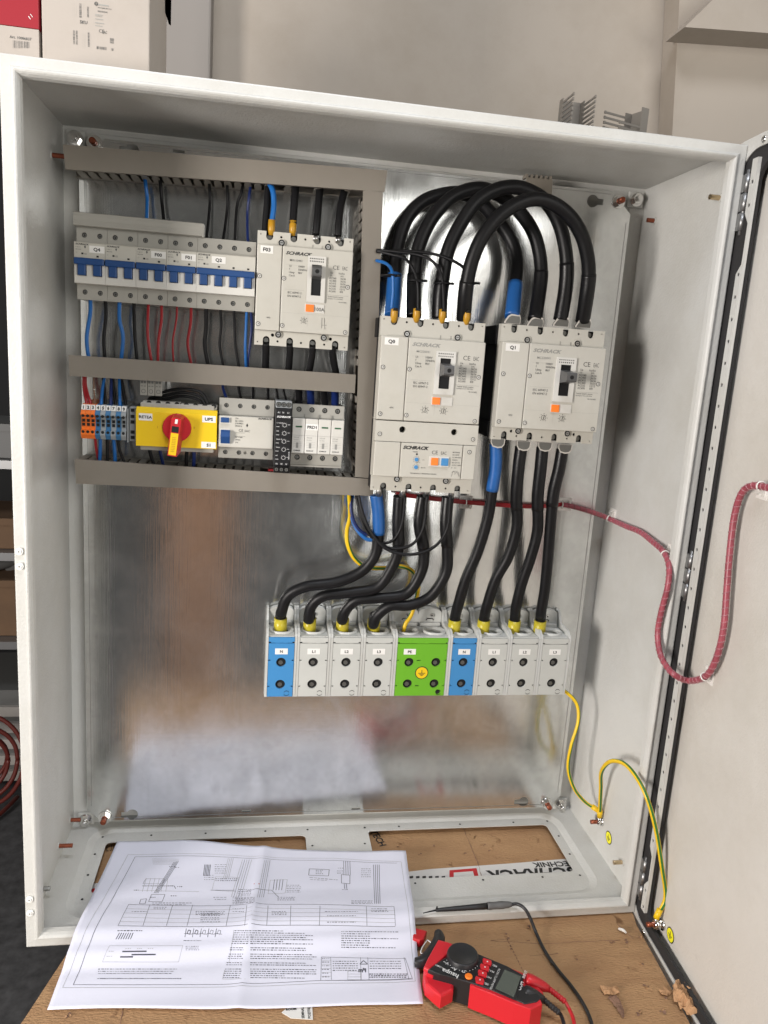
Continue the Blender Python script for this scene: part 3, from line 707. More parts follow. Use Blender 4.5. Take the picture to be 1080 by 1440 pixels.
h_ = MB(); h_.cyly(0, 0, 0, .0004, .0034, 1, 12); h_.cyly(0, 0, -.0009, 0, .0023, 0, 12)
h_.quad((-.0016, -.0010, -.0006), (.0016, -.0010, .0002), (.0016, -.0010, .0006), (-.0016, -.0010, -.0002), 1); h_.quad((-.0004, -.0011, -.0016), (.0004, -.0011, -.0016), (-.0001, -.0011, .0016), (-.0006, -.0011, .0016), 1)
hs_mesh = h_.mesh('terminal_screw', ['screw_dark', 'hole'])
x = .0352
for n, code, lab in ((2, 'Q4', 'leftmost two-pole breaker with the Q4 label'), (2, None, 'two-pole breaker without a white label, second from the left'), (2, 'F00', 'two-pole breaker labelled F00'), (2, 'F01', 'two-pole breaker labelled F01'), (4, 'Q2', 'four-pole breaker labelled Q2 at the right of the blue-levered row')):
    mcb(x, n, lab, code); x += MW*n
# comb busbar cover above the first eight poles
b = MB(); x0, x1 = .0335, .1835
b.profx([(.149, .8822), (.147, .8812), (.147, .8672), (.149, .8662), (.168, .8668), (.168, .8822)], x0, x1)
t = tag(b.build('busbar_cover', 'device_grey'), 'light grey plastic busbar cover above the left eight breaker poles', 'busbar cover')
b = MB()
for z in (.8695, .8725, .8785): b.box(x0+.0005, x1-.0005, .1464, .1469, z, z+.0006)
b.build('rib', 'device_grey', t)
b = MB(); b.box(x1+.0001, x1+.0022, .1464, .168, .8656, .8815, 0, .0007); b.build('end_cap', 'device_grey', t)
# ------------------------------------------------------------------ moulded-case breakers
def termstrip(b, x0, x1, z0, z1, up, y, notches, nw, nd, bolts, rb, drops, corner=True, extra=()):
    """strip with open-ended cable notches on its outer edge"""
    ze, zi = (z1, z0) if up else (z0, z1); s = -1 if up else 1
    pts = [(x0, zi), (x0, ze)]
    items = sorted([(n_, 'n') for n_ in notches])
    for xn, _ in items:
        r = nw/2; pts.append((xn-r, ze))
        for k in range(7):
            a = math.pi*k/6; pts.append((xn-r*math.cos(a), ze+s*(nd-r)+s*r*math.sin(a)))
        pts.append((xn+r, ze))
    pts += [(x1, ze), (x1, zi)]
    hs = []
    for xb in bolts: hs.append(circle(xb, zi-s*.0, rb, 14))
    holes = []
    for xd in drops:
        holes.append(circle(xd, ze+s*.0058, .0014, 10)); 
    for xd, zd, rd in extra: holes.append(circle(xd, zd, rd, 10))
    if corner:
        for xc in (x0+.004, x1-.004): holes.append(circle(xc, ze+s*.0038, .0009, 8))
    b.prism(pts, y, y+.0035, 0, holes)
def mccb(x0, x1, zt, zft, zfb, zb, yf, label, code, brand_soft, handle, black_side, amp, fr, L_, bottom=True):
    W = x1-x0; H = zft-zfb; fx = lambda f: x0+W*f; fz = lambda f: zft-H*f
    t = thing('moulded_case_breaker', label, 'circuit breaker', ((x0+x1)/2, yP, zb), 'large moulded-case breakers')
    yt = yf+.011
    b = MB(); b.box(x0+.001, x1-.001, yt+.012, yP-.0005, zb+.001, zt-.001); b.build('rear_housing', 'black' if black_side else 'device_grey', t)
    if black_side:
        for za_, zb_ in ((zt-.026, zt-.002), (zb+.002, zb+.022))[:1 if code == 'Q0' else 2]: b = MB(); b.box(x0-.0025, x0+.001, yt+.011, yP-.02, za_, zb_); b.build('side_cap', 'black', t)
    b = MB(); b.box(x0, x1, yt+.0036, yt+.0118, zfb-.001, zft+.001)
    for (za_, zb_) in ((zft+.001, zt), (zb, zfb-.001))[:2 if bottom else 1]: b.box(x0, x0+.0028, yt+.0036, yt+.0118, za_, zb_); b.box(x1-.0028, x1, yt+.0036, yt+.0118, za_, zb_)
    nt_ = [fx(f) for f in (.125, .375, .62, .865)]; rb = .0040
    bolts = [fx(.25), fx(.735)]
    termstrip(b, x0, x1, zft+.0002, zt, True, yt, nt_, .0085, .0105, bolts, rb, [fx(.245), fx(.495), fx(.745)])
    if bottom: termstrip(b, x0, x1, zb, zfb-.0002, False, yt, nt_, .0085, .0115, bolts, rb, [fx(.245), fx(.495), fx(.745)], extra=[(fx(.19), zfb-.0052, .0021), (fx(.81), zfb-.0052, .0021)] if code != 'Q0' else ())
    b.build('front_housing', 'device', t)
    # dark wells with lug bolts behind the notches
    b = MB()
    b.box(x0+.003, x1-.003, yt+.0100, yt+.0119, zft+.0012, zt-.0012)
    if bottom: b.box(x0+.003, x1-.003, yt+.0100, yt+.0119, zb+.0012, zfb-.0012)
    b.build('terminal_well', 'black', t)
    wm = MB(); wm.cyly(0, 0, 0, .004, .0036, 0, 6); wm.cyly(0, 0, -.001, 0, .0022, 0, 12)
    wm = wm.mesh('lug_bolt', 'screw_dark')
    for xn in nt_:
        for zz_ in (zt-.0062, zb+.0062)[:2 if bottom else 1]: piece('lug_bolt', wm, t, (xn, yt+.0060, zz_))
    # face cover in two panels with a seam, bevelled edges
    sx = fx(.26)
    b = MB(); b.box(x0+.0004, sx-.0004, yf, yt+.0034, zfb, zft, 0, .0010); b.box(sx+.0004, x1-.0004, yf, yt+.0034, zfb, zft, 0, .0010); cv = b.build('cover', 'device', t)
    # fixing bolts deep in round dark holes at cover edge
    bm_ = MB(); bm_.cyly(0, 0, 0, .0022, rb+.0006, 1, 16); bm_.cyly(0, 0, -.0002, 0, rb, 2, 16); bm_.cyly(0, 0, -.0010, -.0002, rb*.62, 0, 12); bm_.quad((-.0016, -.0011, -.0004), (.0016, -.0011, -.0004), (.0016, -.0011, .0004), (-.0016, -.0011, .0004), 2)
    bm_ = bm_.mesh('fixing_bolt', ['steel_dull', 'device', 'hole'])
    for xb in bolts:
        for zz_ in (zft+.0042, zfb-.0042)[:2 if bottom else 1]: piece('fixing_bolt', bm_, t, (xb, yt-.0022, zz_))
    cs = MB(); cs.ring(0, 0, -.0004, .0021, .0028, 1, 16); cs.cyly(0, 0, -.0003, .0, .0021, 0, 14); cs.quad((-.0002, -.0005, -.0002), (.0013, -.0005, .0), (.0013, -.0005, .0005), (-.0002, -.0005, .0004), 1); cs.quad((-.0003, -.0005, -.0012), (.0003, -.0005, -.0012), (.0003, -.0005, .0012), (-.0003, -.0005, .0012), 1)
    cs = cs.mesh('cover_screw', ['device_white', 'ink'])
    for (a, c_) in ((.035, .37), (.285, .375), (.955, .42), (.035, .93), (.285, .93), (.955, .96)): piece('cover_screw', cs, t, (fx(a), yf, fz(c_)))
    # toggle frame and handle
    L, R, T, B_ = fx(.525), fx(.715), fz(fr[0]), fz(fr[1])
    wx0, wx1, wz1, wz0 = fx(.57), fx(.672), fz(fr[2]), fz(fr[3])
    b = MB(); b.prism([(L, B_), (R, B_), (R, T), (L, T)], yf-.0026, yf-.0001, 0, [[(wx0, wz0), (wx1, wz0), (wx1, wz1), (wx0, wz1)]]); tf = b.build('toggle_frame', 'device_white', t)
    b = MB(); b.rect(wx0, wx1, wz0, wz1, yf-.0002); b.build('toggle_slot', 'black', t)
    b = MB()
    for r_ in range(2):
        for k in range(8):
            xx = L+(R-L)*(.14+.1*k); zz_ = T-.0032-r_*.0032; b.box(xx-.0006, xx+.0006, yf-.0028, yf-.0026, zz_-.0007, zz_+.0007)
    b.build('vent_hole', 'hole', tf)
    hz = fz(handle); xc = (wx0+wx1)/2; hw = (wx1-wx0)/2-.0004
    b = MB()
    zz0, zz1 = hz-.0085, hz+.0085
    b.profx([(yf-.0003, zz0), (yf-.0003, zz1), (yf-L_*.55, hz+.0068), (yf-L_, hz+.0058), (yf-L_-.001, hz+.004), (yf-L_-.001, hz-.004), (yf-L_, hz-.0058), (yf-L_*.55, hz-.0068)], xc-hw, xc+hw)
    hd = b.build('toggle_handle', 'handle_grey', t)
    b = MB(); b.cyly(xc, hz, yf-L_-.0013, yf-L_-.0011, .0026, 0, 14); b.build('handle_hole', 'hole', hd)
    # test button field
    o0, o1, oz1, oz0 = fx(.515), fx(.72), fz(fr[4]), fz(fr[5])
    b = MB(); b.box(o0, o1, yf-.0008, yf-.0001, oz0, oz1, 0, .0003); tb = b.build('button_plate', 'device_white', t)
    b = MB(); b.box(o0+.0010, o0+.0010+(oz1-oz0)*.95, yf-.0022, yf-.0009, oz0+.0009, oz1-.0009, 0, .0004); b.build('test_button', 'orange_button', t)
    b = MB()
    if amp: b.tx(amp, o0+.0125, oz0+.0026, yf-.001, .0062, 1, .01)
    # print
    soft = 2 if brand_soft else 0
    b.tx(BR, fx(.295), fz(.095), yf-.0002, W*.044, soft, .04, .35, 0, 1.3)
    b.tx('MX110441' if code == 'F03' else 'MC220041', fx(.34), fz(.17), yf-.0002, W*.030, 1 if not brand_soft else 2)
    for k, (s0, s1) in enumerate((('Ui', '1000V'), ('f', '50/60Hz'), ('Uimp', '8kV'), ('Cat.A', ''))):
        z_ = fz(.235+.037*k); b.tx(s0, fx(.335), z_, yf-.0002, W*.027, 1); b.tx(s1, fx(.43), z_, yf-.0002, W*.027, 1)
    for k, s0 in enumerate(('IEC 60947-2', 'EN 60947-2')): b.tx(s0, fx(.33), fz(.545+.042*k), yf-.0002, W*.029, 1)
    b.tx('CE', fx(.79), fz(.225), yf-.0002, W*.060, 1, 0); b.tx('EAC', fx(.89), fz(.225), yf-.0002, W*.055, 1, 0, 0, 0, .55)
    b.tx('Ue', fx(.765), fz(.275), yf-.0002, W*.0255, 1); b.tx('Icu/Ics', fx(.855), fz(.275), yf-.0002, W*.0255, 1)
    b.tx('(V)', fx(.765), fz(.303), yf-.0002, W*.018, 1); b.tx('(kA)', fx(.875), fz(.303), yf-.0002, W*.018, 1)
    for k, (s0, s1) in enumerate((('AC240', '36/36'), ('AC400', '36/36'), ('AC415', '36/36'), ('AC440', '35/35'), ('AC525', '12/12'), ('AC690', '8/8'))):
        z_ = fz(.337+.031*k); b.tx(s0, fx(.757), z_, yf-.0002, W*.0255, 1); b.tx(s1, fx(.875), z_, yf-.0002, W*.0255, 1)
    b.rect(fx(.74), fx(.965), fz(.528), fz(.5265), yf-.0002, 1)
    b.tx('Technik GmbH, Austria', fx(.748), fz(.553), yf-.0002, W*.017, 1); b.tx('Seybelgasse 13, A-1230 Wien', fx(.748), fz(.575), yf-.0002, W*.0135, 1); b.tx('10-14-1602', fx(.87), fz(.612), yf-.0002, W*.018, 1)
    b.rect(fx(.30), fx(.50), fz(.215), fz(.2140), yf-.0002, 2); b.rect(fx(.30), fx(.50), fz(.50), fz(.4985), yf-.0002, 2); b.rect(fx(.27), fx(.98), fz(.775), fz(.7738), yf-.0002, 2); b.rect(fx(.55), fx(.551), fz(.92), fz(.775), yf-.0002, 2)
    b.tx('4(N)', fx(.12), fz(.855), yf-.0002, W*.02, 1)
    for a in ((.42,), (.60,)) if code != 'F03' else ((.47,),):
        xc_, zc_ = fx(a[0]+.04), fz(.855); r_ = W*.026
        b.ring(xc_, zc_, yf-.0003, r_*.80, r_*.92, 0, 16); b.prism([(xc_-r_*.1, zc_-r_*.6), (xc_+r_*.1, zc_-r_*.6), (xc_+r_*.3, zc_+r_*.7), (xc_+r_*.1, zc_+r_*.7)], yf-.0004, yf-.0002, 0)
        for k in range(7):
            an = rad(-50+k*46); b.cyly(xc_+r_*1.4*math.cos(an), zc_+r_*1.4*math.sin(an), yf-.0003, yf-.0001, .0005, 0, 6)
    if code == 'F03':
        xa = fx(.70); za = fz(.93)
        for s0 in (((xa, za), (xa, za+.013)), ((xa, za+.004), (xa+.0065, za+.004)), ((xa+.003, za+.013), (xa+.0035, za+.005)), ((xa+.0035, za+.005), (xa+.0045, za-.001))):
            b.tube([(s0[0][0], yf-.0003, s0[0][1]), (s0[1][0], yf-.0003, s0[1][1])], .0002, 1, 4, 1)
    b.build('printing', ['ink', 'ink_grey', 'ink_light'], t)
    sticker(t, fx(.035), fx(.165), fz(.105), fz(.018), yf, code, .0060)
    # small moulding lines across the top shoulder
    b = MB(); b.box(fx(.57), fx(.575), yt-.0008, yt-.0001, zft+.001, zft+.0055); b.box(fx(.67), fx(.675), yt-.0008, yt-.0001, zft+.001, zft+.0055); b.build('moulding_line', 'device_grey', t)
    return t, nt_, yt

FR1 = (.09, .63, .19, .55, .65, .755); FR2 = (.135, .655, .22, .585, .685, .79)
F03, nF, ytF = mccb(.2505, .3705, .8805, .8635, .7600, .7415, .140, 'smaller moulded-case breaker labelled F03 in the upper left row', 'F03', False, .275, False, '100A', FR1, .012)
Q0, nQ0, ytQ = mccb(.4075, .5440, .7875, .7630, .6580, .6575, .109, 'moulded-case breaker labelled Q0 beside the vertical duct', 'Q0', True, .36, True, None, FR2, .024, False)
Q1, nQ1, ytQ1 = mccb(.5655, .7085, .7890, .7665, .6560, .6390, .109, 'rightmost moulded-case breaker, labelled Q1, with a black left side', 'Q1', True, .36, True, None, FR2, .024)
# residual-current unit hooked under Q0
def rcu():
    x0, x1, zt, zf, zb, yf = .4075, .5440, .6568, .5845, .5640, .109
    W = x1-x0; fx = lambda f: x0+W*f; t = thing('residual_current_unit', 'residual-current unit with orange and blue buttons under breaker Q0', 'residual-current unit', ((x0+x1)/2, yP, zb))
    yt = yf+.011
    b = MB(); b.box(x0+.001, x1-.001, yt+.012, yP-.0005, zb+.001, zt-.001); b.build('rear_housing', 'black', t)
    b = MB(); b.box(x0, x1, yt+.0036, yt+.0118, zf-.001, zt)
    termstrip(b, x0, x1, zb, zf-.0002, False, yt, [fx(f) for f in (.125, .375, .62, .865)], .0085, .0105, [fx(.25), fx(.735)], .004, [fx(.245), fx(.495), fx(.745)]); b.build('front_housing', 'device', t)
    b = MB(); b.box(x0+.003, x1-.003, yt+.0100, yt+.0119, zb+.0012, zf-.0012); b.build('terminal_well', 'black', t)
    hs = [circle(fx(.26), .6465, .0042, 18), circle(fx(.765), .6465, .0042, 18)]
    b = MB(); b.prism([(x0, .6305), (x1, .6305), (x1, zt), (x0, zt)], yf+.0006, yt+.0034, 0, hs); b.build('upper_cover', 'device', t)
    b = MB()
    for h in hs: b.cyly(sum(p[0] for p in h)/18, .6465, yt-.001, yt+.003, .0042, 0, 16)
    b.build('bolt_well', 'hole', t)
    b = MB(); sx = fx(.255); s2 = fx(.865)
    b.box(x0+.0004, sx-.0004, yf, yt+.0034, zf, .6298, 0, .001); b.box(sx+.0004, s2-.0004, yf, yt+.0034, zf, .6298, 0, .001); b.box(s2+.0004, x1-.0004, yf, yt+.0034, zf, .6298, 0, .001); b.build('lower_cover', 'device', t)
    cs = bpy.data.objects['cover_screw'].data
    for (xx, zz) in ((fx(.045), .6395), (fx(.955), .6385), (fx(.93), .6215)): piece('cover_screw', cs, t, (xx, yf if zz < .63 else yf+.0004, zz))
    for xb in (fx(.25), fx(.735)): piece('fixing_bolt', bpy.data.objects['fixing_bolt'].data, t, (xb, yt-.0022, zf-.0042))
    wm = bpy.data.objects['lug_bolt'].data
    for f in (.125, .375, .62, .865): piece('lug_bolt', wm, t, (fx(f), yt+.0060, zb+.0062))
    b = MB(); b.box(fx(.535), fx(.735), yf-.0012, yf-.0001, .6000, .6140, 0, .0005); pl = b.build('button_plate', 'device_white', t)
    for (f, m_, n_) in ((.555, 'orange_button', 'test_button'), (.655, 'pdb_blue', 'reset_button')):
        b = MB(); b.box(fx(f), fx(f)+.0095, yf-.0032, yf-.0013, .6022, .6120, 0, .0006); b.build(n_, m_, pl)
    for z in (.6085, .5985):
        b = MB(); b.cyly(fx(.415), z, yf-.0008, yf, .0026, 0, 16); o = b.build('dial', 'pdb_blue', t)
        b = MB()
        for k in range(9): an = rad(-40+k*32); b.cyly(fx(.415)+.0041*math.cos(an), z+.0041*math.sin(an), yf-.0002, yf, .0004, 0, 6)
        b.build('dial_mark', 'ink', o)
    b = MB(); b.tx(BR, fx(.275), .6218, yf-.0002, .0058, 0, .05, .35, 0, 1.25)
    b.cyly(fx(.415), .6155, yf-.0002, yf, .0013, 0, 12); b.tx('POWER', fx(.375), .6178, yf-.0002, .0019, 0)
    b.tx('CE', fx(.56), .6165, yf-.0002, .0070, 1, 0); b.tx('EAC', fx(.65), .6165, yf-.0002, .0060, 1, 0, 0, 0, .7)
    b.tx('t (s)', fx(.47), .6080, yf-.0002, .0018, 1); b.tx('I\u0394n (A)', fx(.465), .5975, yf-.0002, .0020, 1); b.tx('0.03  0.1', fx(.41), .6040, yf-.0002, .0018, 1)
    b.tx('TEST MONTHLY / MONATLICH PRUFEN', fx(.36), .5895, yf-.0002, .0020, 0)
    for k, s0 in enumerate(('MC220XFI', 'IEC 60947', 'Ue 280-690V', '   50/60Hz', 'I\u0394n 0,03-3A', 'AC/DC 500V', 'B    3m')): b.tx(s0, fx(.765), .6195-.0034*k, yf-.0002, .0022, 1)
    for (a0, a1, c0, c1) in ((.77, .85, .5935, .588), (.77, .80, .588, .5935), (.80, .85, .591, .5895)): b.tube([(fx(a0), yf-.0002, c0), (fx((a0+a1)/2), yf-.0002, .5955), (fx(a1), yf-.0002, c1)], .00018, 1, 4, 3)
    b.build('printing', ['ink', 'ink_grey'], t)
rcu()
# =================================================================== SECOND ROW
# feed-through terminals 1..9
xt = .0385; zt0, zt1 = .610, .6525
def terminal(x0, w_, num, m_, label):
    x1 = x0+w_-.0003; y = .150
    t = thing('terminal_block', label, 'terminal block', ((x0+x1)/2, YB, zt0-.001), 'numbered feed-through terminals')
    b = MB()
    b.profx([(y+.004, .6468), (y, .6425), (y, .6405), (y+.0045, .6395), (y+.0045, .6225), (y, .6215), (y, .616), (y+.004, .6105), (YB, .607), (YB, .6565), (y+.012, .6535)], x0, x1)
    b.build('housing', m_, t)
    b = MB(); xm = (x0+x1)/2
    for z in (.6385, .6185): b.cyly(xm, z+.0012, y-.0004, y+.001, .0019, 0, 12)
    for z in (.6335, .6285): b.box(xm-.0018, xm+.0018, y+.0038, y+.0046, z-.0019, z+.0019)
    b.build('entry_hole', 'hole', t)
    b = MB(); b.add([(x0+.0002, y+.0035, .6470), (x1-.0002, y+.0035, .6470), (x1-.0002, y+.0055, .6535), (x0+.0002, y+.0055, .6535), (x0+.0002, y+.009, .6530), (x1-.0002, y+.009, .6530)], [(0, 1, 2, 3), (3, 2, 5, 4)]); o = b.build('marker', 'label_white', t)
    b = MB(); b.text(num, .0052, lambda a, c: (xm+a, y+.0033+c*.30, .6484+c), 0, .04, 0, .5); b.build('number', 'ink', o)
cols = ['orange']*3+['pdb_b', 'tg']*3
mat('pdb_b', (.04, .16, .33), .45); mat('tg', (.30, .32, .33), .5)
TL_ = ['leftmost orange feed-through terminal, marked 1', 'middle orange feed-through terminal, marked 2', 'orange feed-through terminal touching the blue one, marked 3', 'blue feed-through terminal touching the orange ones, marked 4', 'grey feed-through terminal between the first two blue ones, marked 5', 'middle blue feed-through terminal, marked 6', 'grey feed-through terminal between the last two blue ones, marked 7', 'rightmost blue feed-through terminal, marked 8', 'grey feed-through terminal beside the dark end clamp, marked 9']
names = {'orange': 'orange', 'pdb_b': 'blue', 'tg': 'grey'}
x = xt
for i, c_ in enumerate(cols):
    w_ = .0057 if i < 3 else .0063
    terminal(x, w_, str(i+1), c_, TL_[i]); x += w_
def endclamp():
    x0 = .0945; t = thing('end_bracket', 'dark grey end clamp right of terminal 9', 'end clamp', (x0+.004, YB, .609))
    b = MB(); b.box(x0+.0015, x0+.0095, .1595, YB, .6090, .6535, 0, .001); b.box(x0, x0+.0014, .151, YB, .6080, .6510, 0, .0005); b.build('housing', 'tg', t)
    b = MB()
    for z in (.649, .641, .634, .621, .614): b.box(x0+.0030, x0+.0078, .1590, .1596, z-.002, z+.002)
    b.build('slot', 'hole', t)
endclamp()
# small three-way terminal strip behind
for k in range(3):
    x0 = .1075+k*.0093; t = thing('terminal_block', ('left', 'middle', 'right')[k]+' one of three small grey terminals under the middle duct', 'terminal block', (x0+.0045, YB, .671), 'small grey terminals behind the yellow switch')
    b = MB(); b.box(x0, x0+.0088, .168, YB, .668, .689, 0, .0008); b.build('housing', 'device_grey', t)
    b = MB(); b.ring(x0+.0044, .6735, .1677, .0020, .0028, 0, 12); b.box(x0+.0012, x0+.0038, .1674, .1679, .6795, .6805); b.box(x0+.005, x0+.0076, .1674, .1679, .6795, .6805); b.box(x0+.0012, x0+.0038, .1674, .1679, .6835, .6865); b.box(x0+.005, x0+.0076, .1674, .1679, .6835, .6865); b.build('slot', 'device_dark', t)
# yellow change-over switch
def switch():
    x0, x1, z0, z1, y = .1070, .2068, .6062, .6500, .140
    t = thing('changeover_switch', 'yellow change-over switch with a red rotary handle', 'switch', ((x0+x1)/2, YB, .60))
    b = MB(); b.box(x0+.004, x1-.004, .1485, YB, .600, .6605, 0, .001); b.build('housing', 'device_grey', t)
    b = MB(); b.profx([(y, z0), (y, z1-.0005), (y+.0005, z1), (y+.0020, z1+.0012), (y+.006, z1+.0050), (y+.0085, z1+.0052), (y+.0085, z0+.0008), (y+.0005, z0-.0002)], x0, x1); b.build('front_cover', 'yellow', t)
    b = MB(); b.box(x0+.0065, x0+.0525, .150, .168, z1+.0056, .6625, 0, .0006); b.box(x0+.0535, x1-.001, .150, .168, z1+.0056, .6615, 0, .0006); tr = b.build('terminal_cover', 'device_grey', t)
    b = MB()
    for k in range(8): xx = x0+.0145+k*.0115; b.cyly(xx, .6602, .1494, .1500, .0030, 0, 12)
    b.build('terminal_hole', 'hole', tr)
    xc, zc = .1575, .6315; r = .0178
    b = MB(); b.tube([(xc, y-.0001, zc), (xc, y-.0035, zc), (xc, y-.0045, zc)], [r, r, r-.001], 0, 40, 1); b.build('knob_base', 'red', t)
    an = rad(-6)
    rot = lambda px, pz: (xc+px*math.cos(an)-pz*math.sin(an), zc+px*math.sin(an)+pz*math.cos(an))
    yk = y-.0225
    b = MB()
    o1 = [rot(*p) for p in ((-.0058, -.0325), (.0068, -.0325), (.0075, .0140), (.0050, .0168), (-.0035, .0168), (-.0058, .0140))]
    top = [(-.0056, -.034), (.0056, -.034), (.0060, .0120), (.0040, .0140), (-.0040, .0140), (-.0060, .0120)]
    bs = [(-.0060, -.030), (.0082, -.030), (.0085, .0150), (.0060, .0168), (-.0045, .0168), (-.0070, .0150)]
    vt = [rot(*p) for p in top]; vb = [rot(*p) for p in bs]; n = 6
    b.add([(p[0], yk, p[1]) for p in vt]+[(p[0], y-.0046, p[1]) for p in vb], [tuple(range(n))]+[(k, k+n, (k+1) % n+n, (k+1) % n) for k in range(n)]); hd = b.build('handle', 'red', t)
    q = [rot(*p) for p in ((-.0047, -.0325), (.0045, -.0325), (.0047, -.0050), (-.0045, -.0050))]; b = MB(); b.prism(q, yk-.0008, yk-.0001); lb = b.build('lock_slide', 'yellow', hd)
    b = MB(); q = [rot(*p) for p in ((-.0042, -.0040), (.0042, -.0040), (.0042, .0035), (-.0042, .0035))]; b.prism(q, yk-.0003, yk-.0001); b.build('padlock_hole', 'hole', hd)
    b = MB(); q = [rot(*p) for p in ((-.0014, .0070), (.0018, .0070), (.0020, .0125), (-.0012, .0125))]; b.prism(q, yk-.0004, yk-.0001); b.build('pointer', 'label_white', hd)
    b = MB()
    for k in range(9):
        q = [rot(a, -.028+k*.0022) for a in (-.0022, .0022)]; b.tube([(q[0][0], yk-.0011, q[0][1]), (q[1][0], yk-.0011, q[1][1]+.0003)], .00035, 0, 4, 1)
    b.build('printing', 'lug_orange', lb)
    b = MB(); b.ring(xc-.0010, z1-.0022, y-.0003, .0012, .0018, 0, 14); b.tx('OFF', xc+.0025, z1-.0032, y-.0003, .0030, 1); b.tx('I', x0+.0262, zc-.002, y-.0003, .0040, 1); b.tx('II', xc+.0205, zc-.0005, y-.0003, .0040, 1); b.build('printing', ['ink', 'lug_orange'], t)
    sticker(t, x0+.0035, x0+.0200, .6385, .6475, y, 'RETEA', .0050); sticker(t, x1-.0185, x1-.0015, .6400, .6485, y, 'UPS', .0056); sticker(t, x1-.0190, x1-.0010, .6070, .6150, y, 'S1', .0056)
switch()
def rcd():
    x0, x1, y = .2085, .2790, .1425; zt, zb = .6715, .5935
    t = thing('residual_current_breaker', 'grey residual-current breaker with two blue controls, left of the black relay', 'circuit breaker', ((x0+x1)/2, YB, zb))
    hs = [circle(x0+.0090+.0176*k, .6620, .0030, 12) for k in range(4)]; h2 = [circle(x0+.0090+.0176*k, .6010, .0030, 12) for k in range(4)]+[circle(x0+.0345, .6010, .0021, 10)]
    b = MB(); b.prism([(x0, .6500), (x1, .6500), (x1, zt), (x0, zt)], .156, .159, 0, hs); b.prism([(x0, zb), (x1, zb), (x1, .6085), (x0, .6085)], .156, .159, 0, h2); b.box(x0+.0003, x1-.0003, .1592, YB, zb+.0003, zt-.0003); b.build('housing', 'device_grey', t)
    for k in range(4):
        for z in (.6620, .6010): piece('terminal_screw', hs_mesh, t, (x0+.0090+.0176*k, .1588, z))
    b = MB(); b.box(x0+.0002, x1-.0002, y, .1589, .6090, .6495, 0, .0012); b.build('front_cover', 'device', t)
    b = MB(); b.rect(x0+.0018, x0+.0150, .6395, .6485, y-.0002); b.rect(x0+.0018, x0+.0150, .6125, .6330, y-.0002); b.build('control_surround', 'device_white', t)
    b = MB(); b.box(x0+.0030, x0+.0135, y-.0030, y-.0003, .6410, .6475, 0, .0006); b.build('test_button', 'toggle_blue', t)
    b = MB(); b.profx([(y-.0003, .6140), (y-.0030, .6142), (y-.0075, .6235), (y-.0065, .6290), (y-.0030, .6315), (y-.0003, .6315)], x0+.0035, x0+.0150); b.build('toggle', 'toggle_blue', t)
    b = MB(); b.tx(BR, x1-.0205, .6470, y-.0002, .0030, 0, .04, .3, 0, 1.3)
    for k, s_ in enumerate(('25A', 'I\u0394n 0,03A', '230/400V~', '50/60Hz')): b.tx(s_, x0+.0210, .6460-.0032*k, y-.0002, .0026, 1)
    b.tx('CE', x0+.0260, .6300, y-.0002, .0048, 1); b.tx('EAC', x0+.0335, .6300, y-.0002, .0038, 1)
    for k, s_ in enumerate(('IEC 61008', '10000A', 'IP20')): b.tx(s_, x0+.0220, .6220-.0034*k, y-.0002, .0021, 1)
    b.add([(x0+.0350, y-.0002, .6385), (x0+.0364, y-.0002, .6360), (x0+.0378, y-.0002, .6385), (x0+.0364, y-.0002, .6410)], [(0, 1, 2, 3)])
    b.tube([(x0+.0215, y-.0003, .6285), (x0+.034, y-.0003, .6285)], .00015, 1, 4, 1); b.tube([(x0+.0215, y-.0003, .6240), (x0+.0345, y-.0003, .6240)], .00015, 1, 4, 1)
    b.build('printing', ['ink', 'ink_grey'], t)
rcd()
def relay():
    x0, x1, y = .2800, .3013, .1290; t = thing('monitoring_relay', 'narrow black monitoring relay with white diagrams', 'relay', ((x0+x1)/2, YB, .582))
    b = MB(); b.box(x0, x1, y, YB, .5895, .6635, 0, .0012); b.build('housing', 'black', t)
    for (z0, z1, zr) in ((.6640, .6730, .6685), (.5800, .5890, .5845)):
        b = MB(); b.box(x0+.0004, x1-.0004, y+.003, YB-.004, z0, z1, 0, .001); o = b.build('terminal_row', 'tg' if z0 > .6 else 'black', t)
        for k in range(3): piece('terminal_screw', hs_mesh, t, (x0+.0042+.0064*k, y+.0030, zr))
    b = MB(); b.tx(BR, x0+.0022, .6520, y-.0002, .0032, 0, .04, .3, 0, 1.2)
    for k, s_ in enumerate(('A1', 'N', 'L1')): b.tx(s_, x0+.003+.0062*k, .6575, y-.0002, .0030, 0)
    for k, s_ in enumerate(('15', '18', '16')): b.tx(s_, x0+.003+.0062*k, .5912, y-.0002, .0030, 0)
    for k in range(5):
        z = .6460-.0105*k
        b.tx(('L1-L2-L3', 'U/t', 'Asym %', 'Umin', 'rel')[k], x0+.0025, z-.0015, y-.0002, .0023, 0); b.ring(x0+.0125, z-.0035, y-.0003, .0022, .0026, 0, 14)
        for j in range(7): an = rad(-30+j*40); b.cyly(x0+.0125+.0034*math.cos(an), z-.0035+.0034*math.sin(an), y-.0003, y-.0001, .00025, 0, 4)
        b.rect(x0+.0020, x0+.0060, z-.0060, z-.0055, y-.0002); b.rect(x0+.0165, x0+.0195, z-.003, z-.0026, y-.0002)
    b.text('MONITOR', .0022, lambda a, c: (x1-.0010-c, y-.0002, .5985+a), 0)
    b.build('printing', 'ink_white', t)
    b = MB(); b.box(x0-.0060, x0+.012, .162, .175, .5770, .5796); b.build('foot_clip', 'red_wire', t)
relay()
